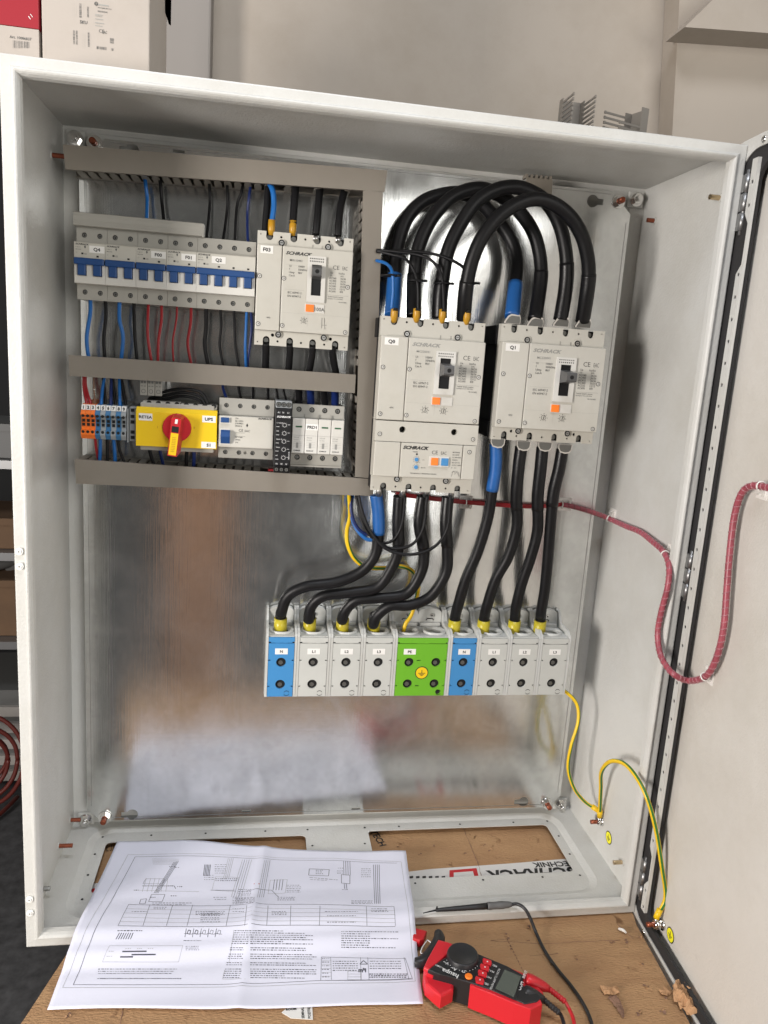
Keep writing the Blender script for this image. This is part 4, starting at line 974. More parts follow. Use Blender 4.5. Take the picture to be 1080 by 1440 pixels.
def spd():
    X0, y = .3028, .1425; t = thing('surge_arrester', 'four-pole white surge arrester labelled PRD1, right of the black relay', 'surge arrester', (.337, YB, .586)); w_ = .01705
    x1 = X0+4*w_
    hs = [circle(X0+w_*(k+.5), .6620, .0036, 14) for k in range(4)]; h2 = [circle(X0+w_*(k+.5), .5985, .0036, 14) for k in range(4)]
    b = MB(); b.prism([(X0, .6515), (x1, .6515), (x1, .6690), (X0, .6690)], .155, .158, 0, hs); b.prism([(X0, .5890), (x1, .5890), (x1, .6050), (X0, .6050)], .155, .158, 0, h2); b.box(X0, x1, .1582, YB, .5865, .6688); b.box(X0, x1, .153, .1581, .5862, .5888, 0, .0005); b.build('housing', 'device_grey', t)
    for k in range(4):
        for z in (.6620, .5985): piece('terminal_screw', hs_mesh, t, (X0+w_*(k+.5), .1578, z))
        a, c = X0+w_*k+.0003, X0+w_*(k+1)-.0003
        m = MB(); m.box(a, c, y, .1548, .6055, .6510, 0, .0008); o = m.build('cartridge', 'device_white', t)
        m = MB(); m.rect(a+.0001, c-.0001, .6290, .6293, y-.0002, 1)
        m.tx('VVS 40', a+.002, .6255, y-.0002, .0024, 1); m.tx('T2 275V', a+.002, .6225, y-.0002, .0019, 1)
        for j in range(4): m.rect(a+.002, c-.003, .6205-.0022*j, .6203-.0022*j, y-.0002, 1)
        m.rect(a+.0055, a+.0085, .6125, .6195, y-.0002, 1); m.tx(BR, a+.0022, .6085, y-.0002, .0020, 0, .04, .3); m.build('printing', ['ink', 'ink_light'], o)
        if k != 1: m = MB(); m.box(a+.0042, a+.0125, y-.0003, y-.0001, .6395, .6415); m.build('status_window', 'green_window', o)
    sticker(t, X0+w_+.0005, X0+2*w_-.0001, .6365, .6445, y, 'PRD1', .0052)
    b = MB()
    for k in range(4): b.box(X0+w_*k+.0165, X0+w_*k+.0172, .152, .1549, .6512, .6560)
    b.build('latch', 'device_grey', t)
spd()
# =================================================================== MAIN DISTRIBUTION TERMINALS
def pdb(x0, x1, m_, code, label, double=False, seed=0):
    t = thing('distribution_terminal', label, 'terminal block', ((x0+x1)/2, yP, .236), 'row of big cable terminals')
    yc = .150; W = x1-x0
    # side cheeks
    side = [(yc+.0006, .2575), (yc+.0006, .3465), (yc+.0035, .3505), (yc+.012, .3555), (yc+.040, .3575), (yc+.046, .3640), (yc+.050, .3720), (.2095, .3735), (.2095, .236), (yc+.006, .2555)]
    b = MB(); th = .0034
    b.profx(side, x0+.0002, x0+th); b.profx(side, x1-th, x1-.0002); b.build('side_cheek', 'pdb_grey', t)
    b = MB(); b.box(x0+th+.0001, x1-th-.0001, yc+.0035, yc+.0050, .2575, .345); b.box(x0+th+.0001, x1-th-.0001, yc+.03, .209, .2465, .2570)
    b.build('inner_body', 'device_dark', t)
    # coloured cover
    cols_ = [.5] if not double else [.27, .76]
    a, c = x0+th+.0005, x1-th-.0005
    hs = []
    for f in cols_:
        for z in (.3095, .2765): hs.append(circle(x0+W*f, z, .0068, 20))
    for s_ in (0, 1):
        for z in (.3125, .2735):
            xx = a+.0002 if s_ == 0 else c-.0030; hs.append([(xx, z-.0008), (xx+.0028, z-.0008), (xx+.0028, z+.0008), (xx, z+.0008)])
    if double:
        for z in (.3125, .2735): xx = x0+W*.445; hs.append([(xx-.003, z-.0008), (xx+.003, z-.0008), (xx+.003, z+.0008), (xx-.003, z+.0008)])
    b = MB(); b.prism([(a, .2580), (c, .2580), (c, .3375), (a, .3375)], yc, yc+.0022, 0, hs)
    b.prism([(a, .3398), (a+.003, .3398), (a+.003, .3384), (c-.003, .3384), (c-.003, .3398), (c, .3398), (c, .3462), (a, .3462)], yc, yc+.0022)
    b.box((a+c)/2-.009, (a+c)/2-.002, yc+.0008, yc+.0020, .3377, .3382) ; b.box((a+c)/2+.002, (a+c)/2+.009, yc+.0008, yc+.0020, .3377, .3382)
    b.box((a+c)/2-.0006, (a+c)/2+.0006, yc+.0004, yc+.0022, .3376, .3383)
    b.build('cover', m_, t)
    b = MB(); b.box(a, c, yc+.0023, yc+.003, .3373, .3400); b.build('cover_slot', 'hole', t)
    # clamp screws inside the holes
    for f in cols_:
        for z in (.3095, .2765):
            s_ = MB(); xx = x0+W*f; s_.cyly(xx, z, yc+.0030, yc+.0034, .0066, 1, 18); s_.cyly(xx-.0005, z-.0014, yc+.0026, yc+.0030, .0034, 0, 6); s_.build('clamp_screw', ['screw_dark', 'hole'], t)
    b = MB(); xl, zl = c-.0085, .2630
    for s_ in (0, 1):
        pts = [(xl+.0037*math.cos(rad(q_)), zl+(.0006 if s_ == 0 else -.0006)+.0034*math.sin(rad(q_))) for q_ in (range(10, 171, 20) if s_ == 0 else range(190, 351, 20))]
        pts2 = [(xl+.0030*math.cos(rad(q_)), zl+(.0012 if s_ == 0 else -.0012)+.0020*math.sin(rad(q_))) for q_ in (range(10, 171, 20) if s_ == 0 else range(190, 351, 20))]
        b.prism(pts+pts2[::-1] if s_ == 0 else pts+pts2[::-1], yc-.0003, yc-.0001)
    b.build('maker_mark', 'hole', t)
    lc = x0+W*(.5 if not double else .27); b0 = MB()
    sticker(t, lc-.0088, lc+.0088, .3215, .3300, yc, code, .0054)
    if double:
        b = MB(); xx, zz_ = x0+W*.515, .2935; b.cyly(xx, zz_, yc-.0003, yc-.0001, .0098, 1, 26); b.cyly(xx, zz_, yc-.0006, yc-.0003, .0086, 0, 26); es_ = b.build('earth_sticker', ['yellow', 'ink'], t)
        b = MB(); r = .0086
        for (p, q_, u, v) in ((-.05, .05, 0, .55), (-.6, .6, -.1, .0), (-.4, .4, -.3, -.2), (-.2, .2, -.5, -.4)): b.rect(xx+p*r, xx+q_*r, zz_+u*r, zz_+v*r, yc-.0008)
        b.build('earth_symbol', 'ink', es_)
        b = MB(); b.cyly(c-.0095, .2640, yc-.0003, yc-.0001, .0034, 0, 14); b.build('test_hole', 'hole', t)
    # funnels round the cable entries
    for f in cols_:
        xc = x0+W*f; yc2 = .1735; rr = .0172
        hole = [(xc+.0098*math.cos(rad(q_)), yc2+.0090*math.sin(rad(q_))) for q_ in range(0, 360, 18)]
        b = MB(); hx = (W/2 if not double else W/4)-th-.0006
        L_, R_ = (a, c) if not double else ((a, x0+W*.515) if f < .5 else (x0+W*.515, c))
        b.prism([(L_, yc+.0030), (R_, yc+.0030), (R_, .199), (L_, .199)], .3475, .3460, 0, [hole], fn=lambda x, y, z: (x, z, y))
        n = 28; rings = [(rr, .0150, .3476), (rr, .0150, .3500), (rr-.0012, .0138, .3508), (rr-.0036, .0120, .3500), (.0110, .0098, .3476), (.0102, .0092, .3380)]
        vs = [(xc+p*math.cos(2*math.pi*k/n), yc2+q_*math.sin(2*math.pi*k/n), z) for (p, q_, z) in rings for k in range(n)]
        b.add(vs, [(i*n+k, i*n+(k+1) % n, (i+1)*n+(k+1) % n, (i+1)*n+k) for i in range(len(rings)-1) for k in range(n)], 0, True)
        b.build('cable_funnel', 'pdb_grey', t)
        b = MB(); b.cyl((xc, yc2, .3375), (xc, yc2, .3382), .0101, 0, 20); b.build('entry_hole', 'hole', t)
        # rear hump with screw slot
        b = MB(); wv = (R_-L_)/2; xm = (L_+R_)/2
        top = [(xm-wv, .3480)]+[(xm+wv*math.cos(rad(q_)), .3640+.0105*math.sin(rad(q_))**.6) for q_ in range(180, -1, -12)]+[(xm+wv, .3480)]
        b.prism(top, .2000, .2093)
        b.box(L_+.002, R_-.002, .1935, .1999, .3476, .3535, 0, .001)
        o = b.build('rear_hump', 'pdb_grey', t)
        b = MB(); b.tube([(xm-.0055, .1990, .3560), (xm-.0040, .1990, .3585), (xm+.0040, .1990, .3585), (xm+.0055, .1990, .3560)], .0006, 0, 5, 2); b.build('slot_rim', 'hole', o)
        b = MB(); b.cyly(xm+.0025, .3640, .1975, .1999, .0028, 0, 14); b.cyly(xm+.0025, .3640, .1970, .1975, .0012, 1, 8); b.build('fixing_screw', ['chrome', 'hole'], o)
    return t
J = [.2795, .3228, .3695, .4160, .4620, .5430, .5860, .6330, .6800, .7268]
specs = [('pdb_blue', 'N', 'leftmost big terminal, blue, labelled N'), ('terminal_grey', 'L1', 'grey L1 terminal beside the leftmost blue one'), ('terminal_grey', 'L2', 'grey L2 terminal left of the green block'), ('terminal_grey', 'L3', 'grey L3 terminal touching the green block'),
         ('pdb_green', 'PE', 'wide green PE terminal with a round earth sticker'), ('pdb_blue', 'N', 'blue N terminal directly right of the green block'), ('terminal_grey', 'L1', 'grey L1 terminal right of the second blue block'), ('terminal_grey', 'L2', 'grey L2 terminal, second from the right end'), ('terminal_grey', 'L3', 'rightmost grey terminal, labelled L3')]
for i, (m_, c_, l_) in enumerate(specs): pdb(J[i], J[i+1], m_, c_, l_, i == 4)
# =================================================================== CABLES
def PT(u, v, y): q = P(u, v, y=y); return Vector((q.x, q.y, q.z))
def ypath(px, y0, ym, y1):
    n = len(px)-1; out = []
    for i, (u, v) in enumerate(px):
        t = i/n; base = y0*(1-t)+y1*t; k = math.sin(math.pi*t)**.6 if 0 < t < 1 else 0; out.append(PT(u, v, base+(ym-(y0+y1)/2)*k))
    return out
def cable(label, pts, r, m_, group=None, cat='cable', sleeves=(), name='power_cable', n=12):
    """sleeves: (from point, to point, extra radius, material, part name)"""
    if not sleeves:
        b = MB(); b.tube(pts, r, 0, n, 6); return tag(b.build(name, m_), label, cat, group)
    t = thing(name, label, cat, pts[0], group)
    b = MB(); b.tube(pts, r, 0, n, 7); b.build('insulation', m_, t)
    # dense samples so sleeves follow the same curve
    def dense(i0, i1):
        q = []
        for i in range(len(pts)-1):
            p0, p1, p2, p3 = pts[max(i-1, 0)], pts[i], pts[i+1], pts[min(i+2, len(pts)-1)]
            for k in range(8):
                s_ = i+k/8
                if i0 <= s_ <= i1: tt = k/8; q.append(.5*((2*p1)+(p2-p0)*tt+(2*p0-5*p1+4*p2-p3)*tt**2+(3*p1-p0-3*p2+p3)*tt**3))
        if i1 >= len(pts)-1: q.append(pts[-1])
        return q
    for (i0, i1, dr, sm, nm) in sleeves:
        b = MB(); q = dense(i0, i1); b.tube(q, r+dr, 0, n+2, 1); b.build(nm, sm, t)
    return t
G = 'thick black cables looping between the two big breakers'
R1 = .0089
loops = [
 ([(551, 446), (553, 420), (555, 386), (559, 347), (572, 308), (594, 284), (620, 274), (648, 272), (674, 284), (704, 316), (721, 344), (727, 370), (725, 398), (720, 446)], .185, 'black looped cable with blue sleeves at both ends, lowest and furthest back'),
 ([(582, 446), (582, 415), (583, 386), (589, 347), (607, 308), (633, 279), (660, 267), (685, 267), (711, 280), (734, 302), (750, 327), (758, 353), (761, 382), (758, 412), (752, 450)], .160, 'second looped black cable from the left'),
 ([(618, 447), (619, 420), (622, 396), (630, 353), (646, 318), (669, 285), (695, 268), (721, 263), (743, 268), (766, 282), (782, 305), (792, 334), (797, 370), (795, 408), (788, 450)], .132, 'looped black cable that rises highest of the four'),
 ([(652, 449), (654, 420), (657, 396), (664, 366), (678, 334), (701, 305), (727, 287), (753, 280), (779, 287), (802, 305), (818, 331), (826, 360), (828, 386), (825, 415), (819, 452)], .100, 'rightmost looped black cable, nearest the viewer')]
for i, (px, ym, lab) in enumerate(loops):
    pts = ypath(px, .131, ym, .131); L = len(pts)-1
    if i == 0: sl = ((.0, 2.0, .0010, 'blue_sleeve', 'sleeve'), (L-1.1, L, .0010, 'blue_sleeve', 'sleeve'))
    else: sl = ((0, 2.0, .0008, 'sleeve', 'sleeve'), (L-2.0, L, .0008, 'sleeve', 'sleeve'))
    t = cable(lab, pts, R1, 'rubber', G, sleeves=sl)
    # gold crimp lug at the Q0 side
    b = MB(); p = pts[0]; lx = p.x+.001
    b.tube([(lx, .1195, p.z+.010), (lx, .1195, p.z+.001), (lx+.0005, .1225, p.z-.006)], [.0046, .0046, .0034], 0, 14, 2); b.tube([(lx+.0004, .1155, p.z+.0095), (lx+.0004, .1145, p.z+.0075)], [.0030, .0030], 1, 12, 1); b.build('crimp_lug', ['lug_orange', 'hole'], t)
    # flared tinned lug at the Q1 side
    p = pts[-1]; b = MB()
    o = [(-.0125, -.0085), (-.0120, -.006), (-.0075, .0010), (-.0035, .0036), (.0085, .0030), (.0098, -.0010), (.0095, -.0085)]
    b.prism([(p.x+a, p.z+c) for a, c in o], .1240, .1262, 0); b.prism([(p.x+a*.86+.0006, p.z+c*.8-.0014) for a, c in o], .1235, .1239, 1)
    b.build('cable_lug', ['chrome', 'screw_dark'], t)
def seat(pts):
    x_ = pts[-1].x; pts[-1] = Vector((x_, .1735, .350)); pts.insert(-1, Vector((x_+(pts[-2].x-x_)*.12, .1722, .372)))
low = [
 ([(529, 696), (532, 722), (532, 755), (526, 783), (506, 805), (472, 819), (430, 825), (405, 838), (396, 860), (394, 888)], 'lower left cable with a blue sleeve running to the leftmost blue terminal', .150),
 ([(562, 697), (560, 735), (560, 772), (550, 800), (530, 826), (495, 833), (456, 838), (438, 852), (434, 872), (435, 888)], 'lower black cable running to the grey L1 terminal left of centre', .152),
 ([(595, 697), (590, 735), (596, 775), (592, 805), (571, 835), (532, 841), (502, 844), (486, 858), (481, 872), (481, 888)], 'lower black cable running to the grey L2 terminal left of centre', .150),
 ([(630, 698), (627, 735), (629, 772), (627, 805), (606, 838), (577, 851), (549, 852), (530, 866), (525, 878), (525, 888)], 'lower black cable running to the L3 terminal by the green block', .146)]
GL = 'lower black cables to the big terminals'
for i, (px, lab, ym) in enumerate(low):
    pts = ypath(px, .140, ym, .1735); seat(pts); L = len(pts)-1
    sl = [(0, 1.9, .0008, 'blue_sleeve' if i == 0 else 'sleeve', 'sleeve')]
    t = cable(lab, pts, .0078, 'rubber', GL, sleeves=sl)
    p = pts[-1]; b = MB(); b.tube([Vector((p.x, p.y-.0005, .3665)), Vector((p.x, p.y, .3440))], [.0092, .0092], 0, 18, 1); b.build('ferrule', 'ferrule', t)
    p = pts[0]; b = MB(); b.tube([(p.x+.002, .132, p.z+.002), (p.x+.001, .124, p.z+.012)], [.0045, .0032], 0, 12, 1); b.build('crimp_lug', 'steel_dull', t)
right = [
 ([(697, 624), (697, 655), (692, 690), (686, 728), (672, 775), (655, 815), (644, 852), (638, 888)], 'right lower cable with a blue sleeve under breaker Q1'),
 ([(733, 628), (729, 660), (726, 700), (727, 740), (715, 782), (697, 815), (685, 852), (679, 888)], 'second cable from the left under breaker Q1'),
 ([(763, 629), (760, 660), (756, 700), (756, 745), (746, 785), (734, 820), (726, 852), (722, 889)], 'third cable from the left under breaker Q1'),
 ([(791, 632), (786, 660), (778, 695), (774, 740), (770, 790), (766, 830), (761, 860), (758, 889)], 'rightmost cable under breaker Q1')]
for i, (px, lab) in enumerate(right):
    pts = ypath(px, .131, .145, .1735); seat(pts)
    t = cable(lab, pts, .0078, 'rubber', GL, sleeves=[(0, 2.0 if i == 0 else 2.4, .0008, 'blue_sleeve' if i == 0 else 'sleeve', 'sleeve')])
    p = pts[-1]; b = MB(); b.tube([Vector((p.x, p.y-.0005, .3665)), Vector((p.x, p.y, .3440))], [.0092, .0092], 0, 18, 1); b.build('ferrule', 'ferrule', t)
    p = pts[0]; b = MB(); o = [(-.0105, .008), (-.0100, .002), (-.0070, -.0030), (.0, -.0048), (.0060, -.0040), (.0092, .0), (.0098, .008)]
    b.prism([(p.x+a, p.z+c) for a, c in o], .1215, .1240, 0); b.prism([(p.x+a*.87, p.z+c*.82+.0010) for a, c in o], .1210, .1214, 1); b.build('cable_lug', ['chrome', 'screw_dark'], t)
# wires: label, [(u,v,y)...], radius, material
def wire(label, pts, r, m_, group='thin wires between the devices and the ducts', name='wire', n=8):
    b = MB(); b.tube([PT(*p) for p in pts], r, 0, n, 6); return tag(b.build(name, m_), label, 'wire', group)
ya, yb = .186, .172
W = [
 ('blue wire dropping behind the busbar cover', [(204, 250, .19), (205, 262, ya), (207, 280, ya), (206, 312, yb)], .0023, 'blue_wire'),
 ('black wire dropping behind the busbar cover', [(225, 250, .19), (226, 262, ya), (228, 285, ya), (231, 314, yb)], .0023, 'black'),
 ('black wire into the first pole of the Q2 breaker', [(294, 255, .19), (295, 270, ya), (295, 290, ya), (290, 342, .165)], .0019, 'black'),
 ('black wire into the second pole of the Q2 breaker', [(319, 256, .19), (320, 275, ya), (319, 300, ya), (313, 343, .165)], .0019, 'black'),
 ('black wire into the third pole of the Q2 breaker', [(342, 258, .19), (339, 272, ya), (333, 292, ya), (330, 346, .165)], .0019, 'black'),
 ('dark blue wire into the last pole of the Q2 breaker', [(353, 258, .19), (350, 280, ya), (348, 305, ya), (349, 347, .165)], .0019, 'navy_wire'),
 ('blue wire leaving the first pole of the Q4 breaker', [(127, 418, .165), (127, 440, .172), (122, 475, .176), (125, 506, .18)], .0025, 'blue_wire'),
 ('black wire leaving the second pole of the Q4 breaker', [(148, 420, .165), (149, 445, .172), (146, 478, .176), (148, 506, .18)], .0023, 'black'),
 ('blue wire leaving the unlabelled breaker', [(168, 424, .165), (168, 450, .172), (173, 474, .176), (170, 508, .18)], .0025, 'blue_wire'),
 ('black wire leaving the unlabelled breaker', [(188, 424, .165), (189, 450, .172), (190, 475, .176), (193, 508, .18)], .0023, 'black'),
 ('red wire leaving the first pole of the F00 breaker', [(209, 424, .165), (208, 445, .172), (208, 475, .176), (213, 508, .18)], .0019, 'red_wire'),
 ('red wire leaving the second pole of the F00 breaker', [(227, 426, .165), (227, 450, .172), (223, 478, .176), (222, 510, .18)], .0019, 'red_wire'),
 ('thin red wire leaving the first pole of the F01 breaker', [(249, 428, .165), (248, 450, .172), (243, 480, .176), (244, 508, .18)], .0013, 'red_wire'),
 ('red wire leaving the second pole of the F01 breaker', [(269, 430, .165), (268, 455, .172), (264, 483, .176), (269, 512, .18)], .0019, 'red_wire'),
 ('thick black wire leaving the first pole of the Q2 breaker', [(290, 432, .165), (290, 460, .172), (288, 485, .176), (293, 515, .18)], .0027, 'black'),
 ('black wire leaving the second pole of the Q2 breaker', [(310, 434, .165), (311, 460, .172), (309, 485, .176), (314, 515, .18)], .0018, 'black'),
 ('black wire leaving the third pole of the Q2 breaker', [(329, 436, .165), (330, 460, .172), (331, 485, .176), (336, 518, .18)], .0018, 'black'),
 ('blue wire of the pair leaving the last pole of the Q2 breaker', [(347, 438, .165), (346, 460, .170), (345, 488, .174), (346, 519, .18)], .0019, 'blue_wire'),
 ('dark blue wire of the pair leaving the last pole of the Q2 breaker', [(353, 438, .165), (354, 460, .172), (351, 488, .176), (347, 519, .182)], .0019, 'navy_wire'),
 ('left one of the red wires into the orange terminals', [(118, 522, .18), (118, 545, .176), (123, 572, .165)], .0019, 'red_wire'),
 ('right one of the red wires into the orange terminals', [(120, 522, .18), (121, 545, .176), (129, 572, .165)], .0019, 'red_wire'),
 ('thin dark wire with white ferrules above the terminals', [(132, 522, .18), (132, 545, .176), (134, 572, .165)], .0009, 'scrap_dark'),
 ('blue wire into the first blue terminal', [(147, 530, .18), (144, 548, .174), (142, 572, .165)], .0021, 'blue_wire'),
 ('black wire into the grey terminal between the first two blue ones', [(145, 528, .18), (147, 548, .176), (149, 572, .168)], .0021, 'black'),
 ('dark blue wire into the middle blue terminal', [(157, 530, .18), (156, 548, .174), (156, 572, .165)], .0021, 'navy_wire'),
 ('black wire into the grey terminal between the last two blue ones', [(158, 530, .18), (160, 548, .176), (163, 572, .168)], .0021, 'black'),
 ('blue wire into the rightmost blue terminal', [(168, 530, .18), (168, 548, .174), (169, 572, .165)], .0021, 'blue_wire'),
 ('black wire into the grey terminal beside the end clamp', [(170, 530, .18), (173, 548, .176), (178, 574, .168)], .0021, 'black'),
 ('red wire below the orange terminals', [(134, 614, .165), (135, 628, .17), (139, 650, .176)], .0019, 'red_wire'),
 ('left blue wire below the terminals, next to the red wire', [(141, 614, .165), (141, 630, .168), (140, 652, .172)], .0024, 'blue_wire'),
 ('straight black wire below the terminals', [(151, 614, .165), (151, 630, .168), (151, 652, .172)], .0022, 'black'),
 ('right blue wire below the terminals', [(159, 614, .165), (161, 630, .168), (162, 654, .172)], .0024, 'blue_wire'),
 ('black wire slanting right below the terminals', [(165, 616, .165), (168, 632, .168), (176, 653, .172)], .0020, 'black'),
 ('lowest black wire arching over the back of the yellow switch', [(208, 562, .185), (228, 562, .175), (256, 557, .165), (278, 562, .16), (286, 572, .16)], .0019, 'black'),
 ('middle black wire arching over the back of the yellow switch', [(210, 560, .185), (232, 556, .172), (258, 552, .162), (280, 557, .158), (290, 572, .158)], .0019, 'black'),
 ('topmost black wire arching over the back of the yellow switch', [(214, 558, .185), (234, 550, .170), (260, 547, .160), (284, 553, .156), (294, 572, .156)], .0019, 'black'),
 ('black wire under the left end of the yellow switch', [(210, 630, .168), (212, 640, .17), (217, 655, .174)], .0024, 'black'),
 ('dark blue wire under the left end of the yellow switch', [(225, 632, .168), (227, 642, .17), (230, 656, .174)], .0022, 'navy_wire'),
 ('black wire under the right end of the yellow switch', [(263, 634, .168), (262, 644, .17), (262, 658, .174)], .0024, 'black'),
 ('dark blue wire under the right end of the yellow switch', [(273, 634, .168), (273, 644, .17), (272, 658, .174)], .0024, 'navy_wire'),
 ('dark blue wire into the first pole of the residual-current breaker', [(313, 540, .185), (315, 550, .18), (321, 566, .168)], .0020, 'navy_wire'),
 ('black wire into the second pole of the residual-current breaker', [(335, 540, .185), (337, 552, .18), (341, 568, .168)], .0020, 'black'),
 ('black wire into the third pole of the residual-current breaker', [(356, 540, .185), (356, 552, .18), (356, 568, .168)], .0020, 'black'),
 ('black wire into the last pole of the residual-current breaker', [(377, 542, .185), (377, 552, .18), (377, 570, .168)], .0020, 'black'),
 ('left black wire into the black relay', [(388, 544, .185), (390, 554, .175), (392, 568, .150)], .0016, 'black'),
 ('right black wire into the black relay', [(398, 544, .185), (400, 554, .175), (404, 568, .150)], .0016, 'black'),
]
for l_, p_, r_, m_ in W: wire(l_, p_, r_, m_)
# ferrule beads on that thin wire
b = MB()
for v in (547, 550.5, 554): p = PT(132.6, v, .1755); b.cyl(p, p-Vector((0, 0, .0016)), .0015, 0, 8)
o = b.build('wire_ferrule', 'label_white', [q for q in bpy.data.objects if q.get('label', '').startswith('thin dark wire')][0]); o['kind'] = 'stuff'
for l_, p_, m_ in (('thick black cable into the first pole of the surge arrester', [(421, 545, .185), (420, 556, .176), (420, 572, .165)], 'black'), ('thick dark blue cable into the second pole of the surge arrester', [(436, 547, .185), (437, 558, .176), (437, 574, .165)], 'navy_wire'),
                   ('thick black cable into the third pole of the surge arrester', [(455, 549, .185), (456, 560, .176), (456, 576, .165)], 'black'), ('thick dark blue cable into the last pole of the surge arrester', [(471, 550, .185), (471, 562, .176), (471, 578, .165)], 'navy_wire'),
                   ('black cable below the first pole of breaker F03', [(374, 482, .155), (374, 500, .165), (373, 526, .178)], 'black'), ('black cable below the second pole of breaker F03', [(408, 484, .155), (407, 502, .165), (405, 528, .178)], 'black'),
                   ('black cable below the third pole of breaker F03', [(440, 486, .155), (438, 504, .165), (433, 530, .178)], 'black'), ('black cable below the last pole of breaker F03', [(467, 488, .155), (469, 506, .165), (474, 532, .178)], 'black')):
    wire(l_, p_, .0048 if 'F03' in l_ else .0052, m_, 'thick cables at breaker F03 and the surge arrester', 'power_cable', 12)
F = 'thick cables at breaker F03 and the surge arrester'
for l_, px, lug, m_ in (('black cable under the topmost duct, into the first pole of breaker F03', [(378, 256, .18), (376, 285, .172), (374, 312, .165), (373, 330, .16)], None, 'black'),
                    ('blue cable with an orange lug above breaker F03', [(378, 256, .168), (384, 270, .160), (385, 292, .156), (382, 314, .153)], 'o', 'blue_wire'),
                    ('dark cable with an orange lug into the second pole of breaker F03', [(416, 260, .175), (414, 285, .165), (412, 315, .156)], 'o', 'black'),
                    ('black cable into the third pole of breaker F03', [(450, 262, .18), (448, 285, .168), (446, 310, .158), (444, 330, .155)], 's', 'black'),
                    ('black cable into the last pole of breaker F03', [(485, 266, .18), (479, 290, .168), (476, 315, .158), (475, 332, .155)], 's', 'black')):
    pts = [PT(*p) for p in px]; t = thing('power_cable', l_, 'cable', pts[0], F)
    b = MB(); b.tube(pts, .0048 if m_ != 'blue_wire' else .0034, 0, 12, 6); b.build('insulation', m_, t)
    if lug == 'o':
        e_ = pts[-1]; b = MB(); b.tube([e_+Vector((0, 0, .004)), e_-Vector((0, 0, .008)), e_-Vector((0, -.001, .014))], [.0044, .0044, .0030], 0, 14, 1); b.build('crimp_lug', 'lug_orange', t)
    if lug == 's':
        e_ = pts[-1]; b = MB(); b.tube([e_+Vector((.0, -.002, -.002)), e_+Vector((.0, -.007, -.008))], [.0034, .0032], 0, 12, 1); b.build('crimp_lug', 'steel', t)
# control wires crossing the loops to the vertical duct (crop origin 510,240, scale 3.086)
K = lambda x, y: (510+x/3.086, 240+y/3.086)
G2 = 'thin control wires beside breaker Q0'
for l_, px, m_, r_ in (('thin black wire from the duct curving down to the second looped cable', [K(60, 348), K(130, 365), K(180, 380), K(215, 420), K(238, 490), K(240, 610)], 'black', .0019),
                   ('thin black wire from the duct curving down to the third looped cable', [K(60, 345), K(150, 352), K(250, 368), K(310, 400), K(345, 470), K(352, 610)], 'black', .0019),
                   ('thin black wire from the duct reaching the rightmost looped cable', [K(60, 352), K(180, 348), K(300, 360), K(400, 395), K(450, 450), K(462, 610)], 'black', .0019),
                   ('thin blue wire from the duct to the blue sleeve', [K(60, 390), K(105, 405), K(128, 440), K(132, 520), K(125, 600)], 'blue_wire', .0021)):
    n_ = len(px); wire(l_, [(u, v, .150-.032*min(1, i/(n_-3))) for i, (u, v) in enumerate(px)], r_, m_, G2)
b = MB()
for (x, y) in ((240, 478), (355, 490), (468, 488), (125, 455)):
    p = PT(*K(x-8, y), .122); b.tube([p+Vector((.0105*math.cos(rad(a)), .0105*math.sin(rad(a)), .0005*math.cos(rad(a)))) for a in range(0, 361, 24)], .0012, 0, 6, 1)
    b.box(p.x+.008, p.x+.0125, p.y-.0100, p.y-.006, p.z-.0014, p.z+.0014)
for i, grp in enumerate(range(4)): pass
o = b; 
vs_per = len(b.v)//4; fs_per = len(b.f)//4
for i in range(4):
    c = MB(); c.v = b.v[i*vs_per:(i+1)*vs_per]; c.f = [tuple(k-i*vs_per for k in f) for f in b.f[i*fs_per:(i+1)*fs_per]]; c.m = [0]*fs_per; c.sm = [True]*fs_per
    tag(c.build('cable_tie', 'black'), 'small black cable tie round the '+('second looped cable', 'third looped cable', 'rightmost looped cable', 'blue sleeve beside the vertical duct')[i], 'cable tie', 'black cable ties above breaker Q0')
# hanging control loops below (crop origin 360,680, scale 3.6)
K = lambda x, y: (360+x/3.6, 680+y/3.6)
for l_, px, m_, r_, y0 in (('widest hanging black wire loop under the residual-current unit', [K(520, 60), K(540, 150), K(585, 250), K(650, 325), K(740, 357), K(830, 352), K(915, 310), K(970, 220), K(985, 60)], 'black', .0021, .118),
                   ('middle hanging black wire loop under the residual-current unit', [K(505, 60), K(535, 160), K(590, 260), K(660, 320), K(730, 328), K(800, 300), K(850, 215), K(866, 60)], 'black', .0021, .125),
                   ('shortest hanging black wire loop under the residual-current unit', [K(512, 60), K(530, 170), K(570, 255), K(640, 300), K(700, 280), K(740, 200), K(755, 60)], 'black', .0021, .132),
                   ('blue wire loop hanging below the ducts', [K(488, 60), K(480, 130), K(495, 200), K(530, 255), K(575, 285), K(620, 260), K(630, 155)], 'blue_wire', .0030, .160)):
    n_ = len(px); wire(l_, [(u, v, y0+.03*(1-i/(n_-1))**2) for i, (u, v) in enumerate(px)], r_, m_, 'control wire loops under the residual-current unit')
wire('blue wire beside the loop, coming down out of the duct end', [(494, 697, .175), (494, 718, .170), (500, 738, .168), (512, 750, .166), (526, 752, .165)], .0024, 'navy_wire', 'control wire loops under the residual-current unit')
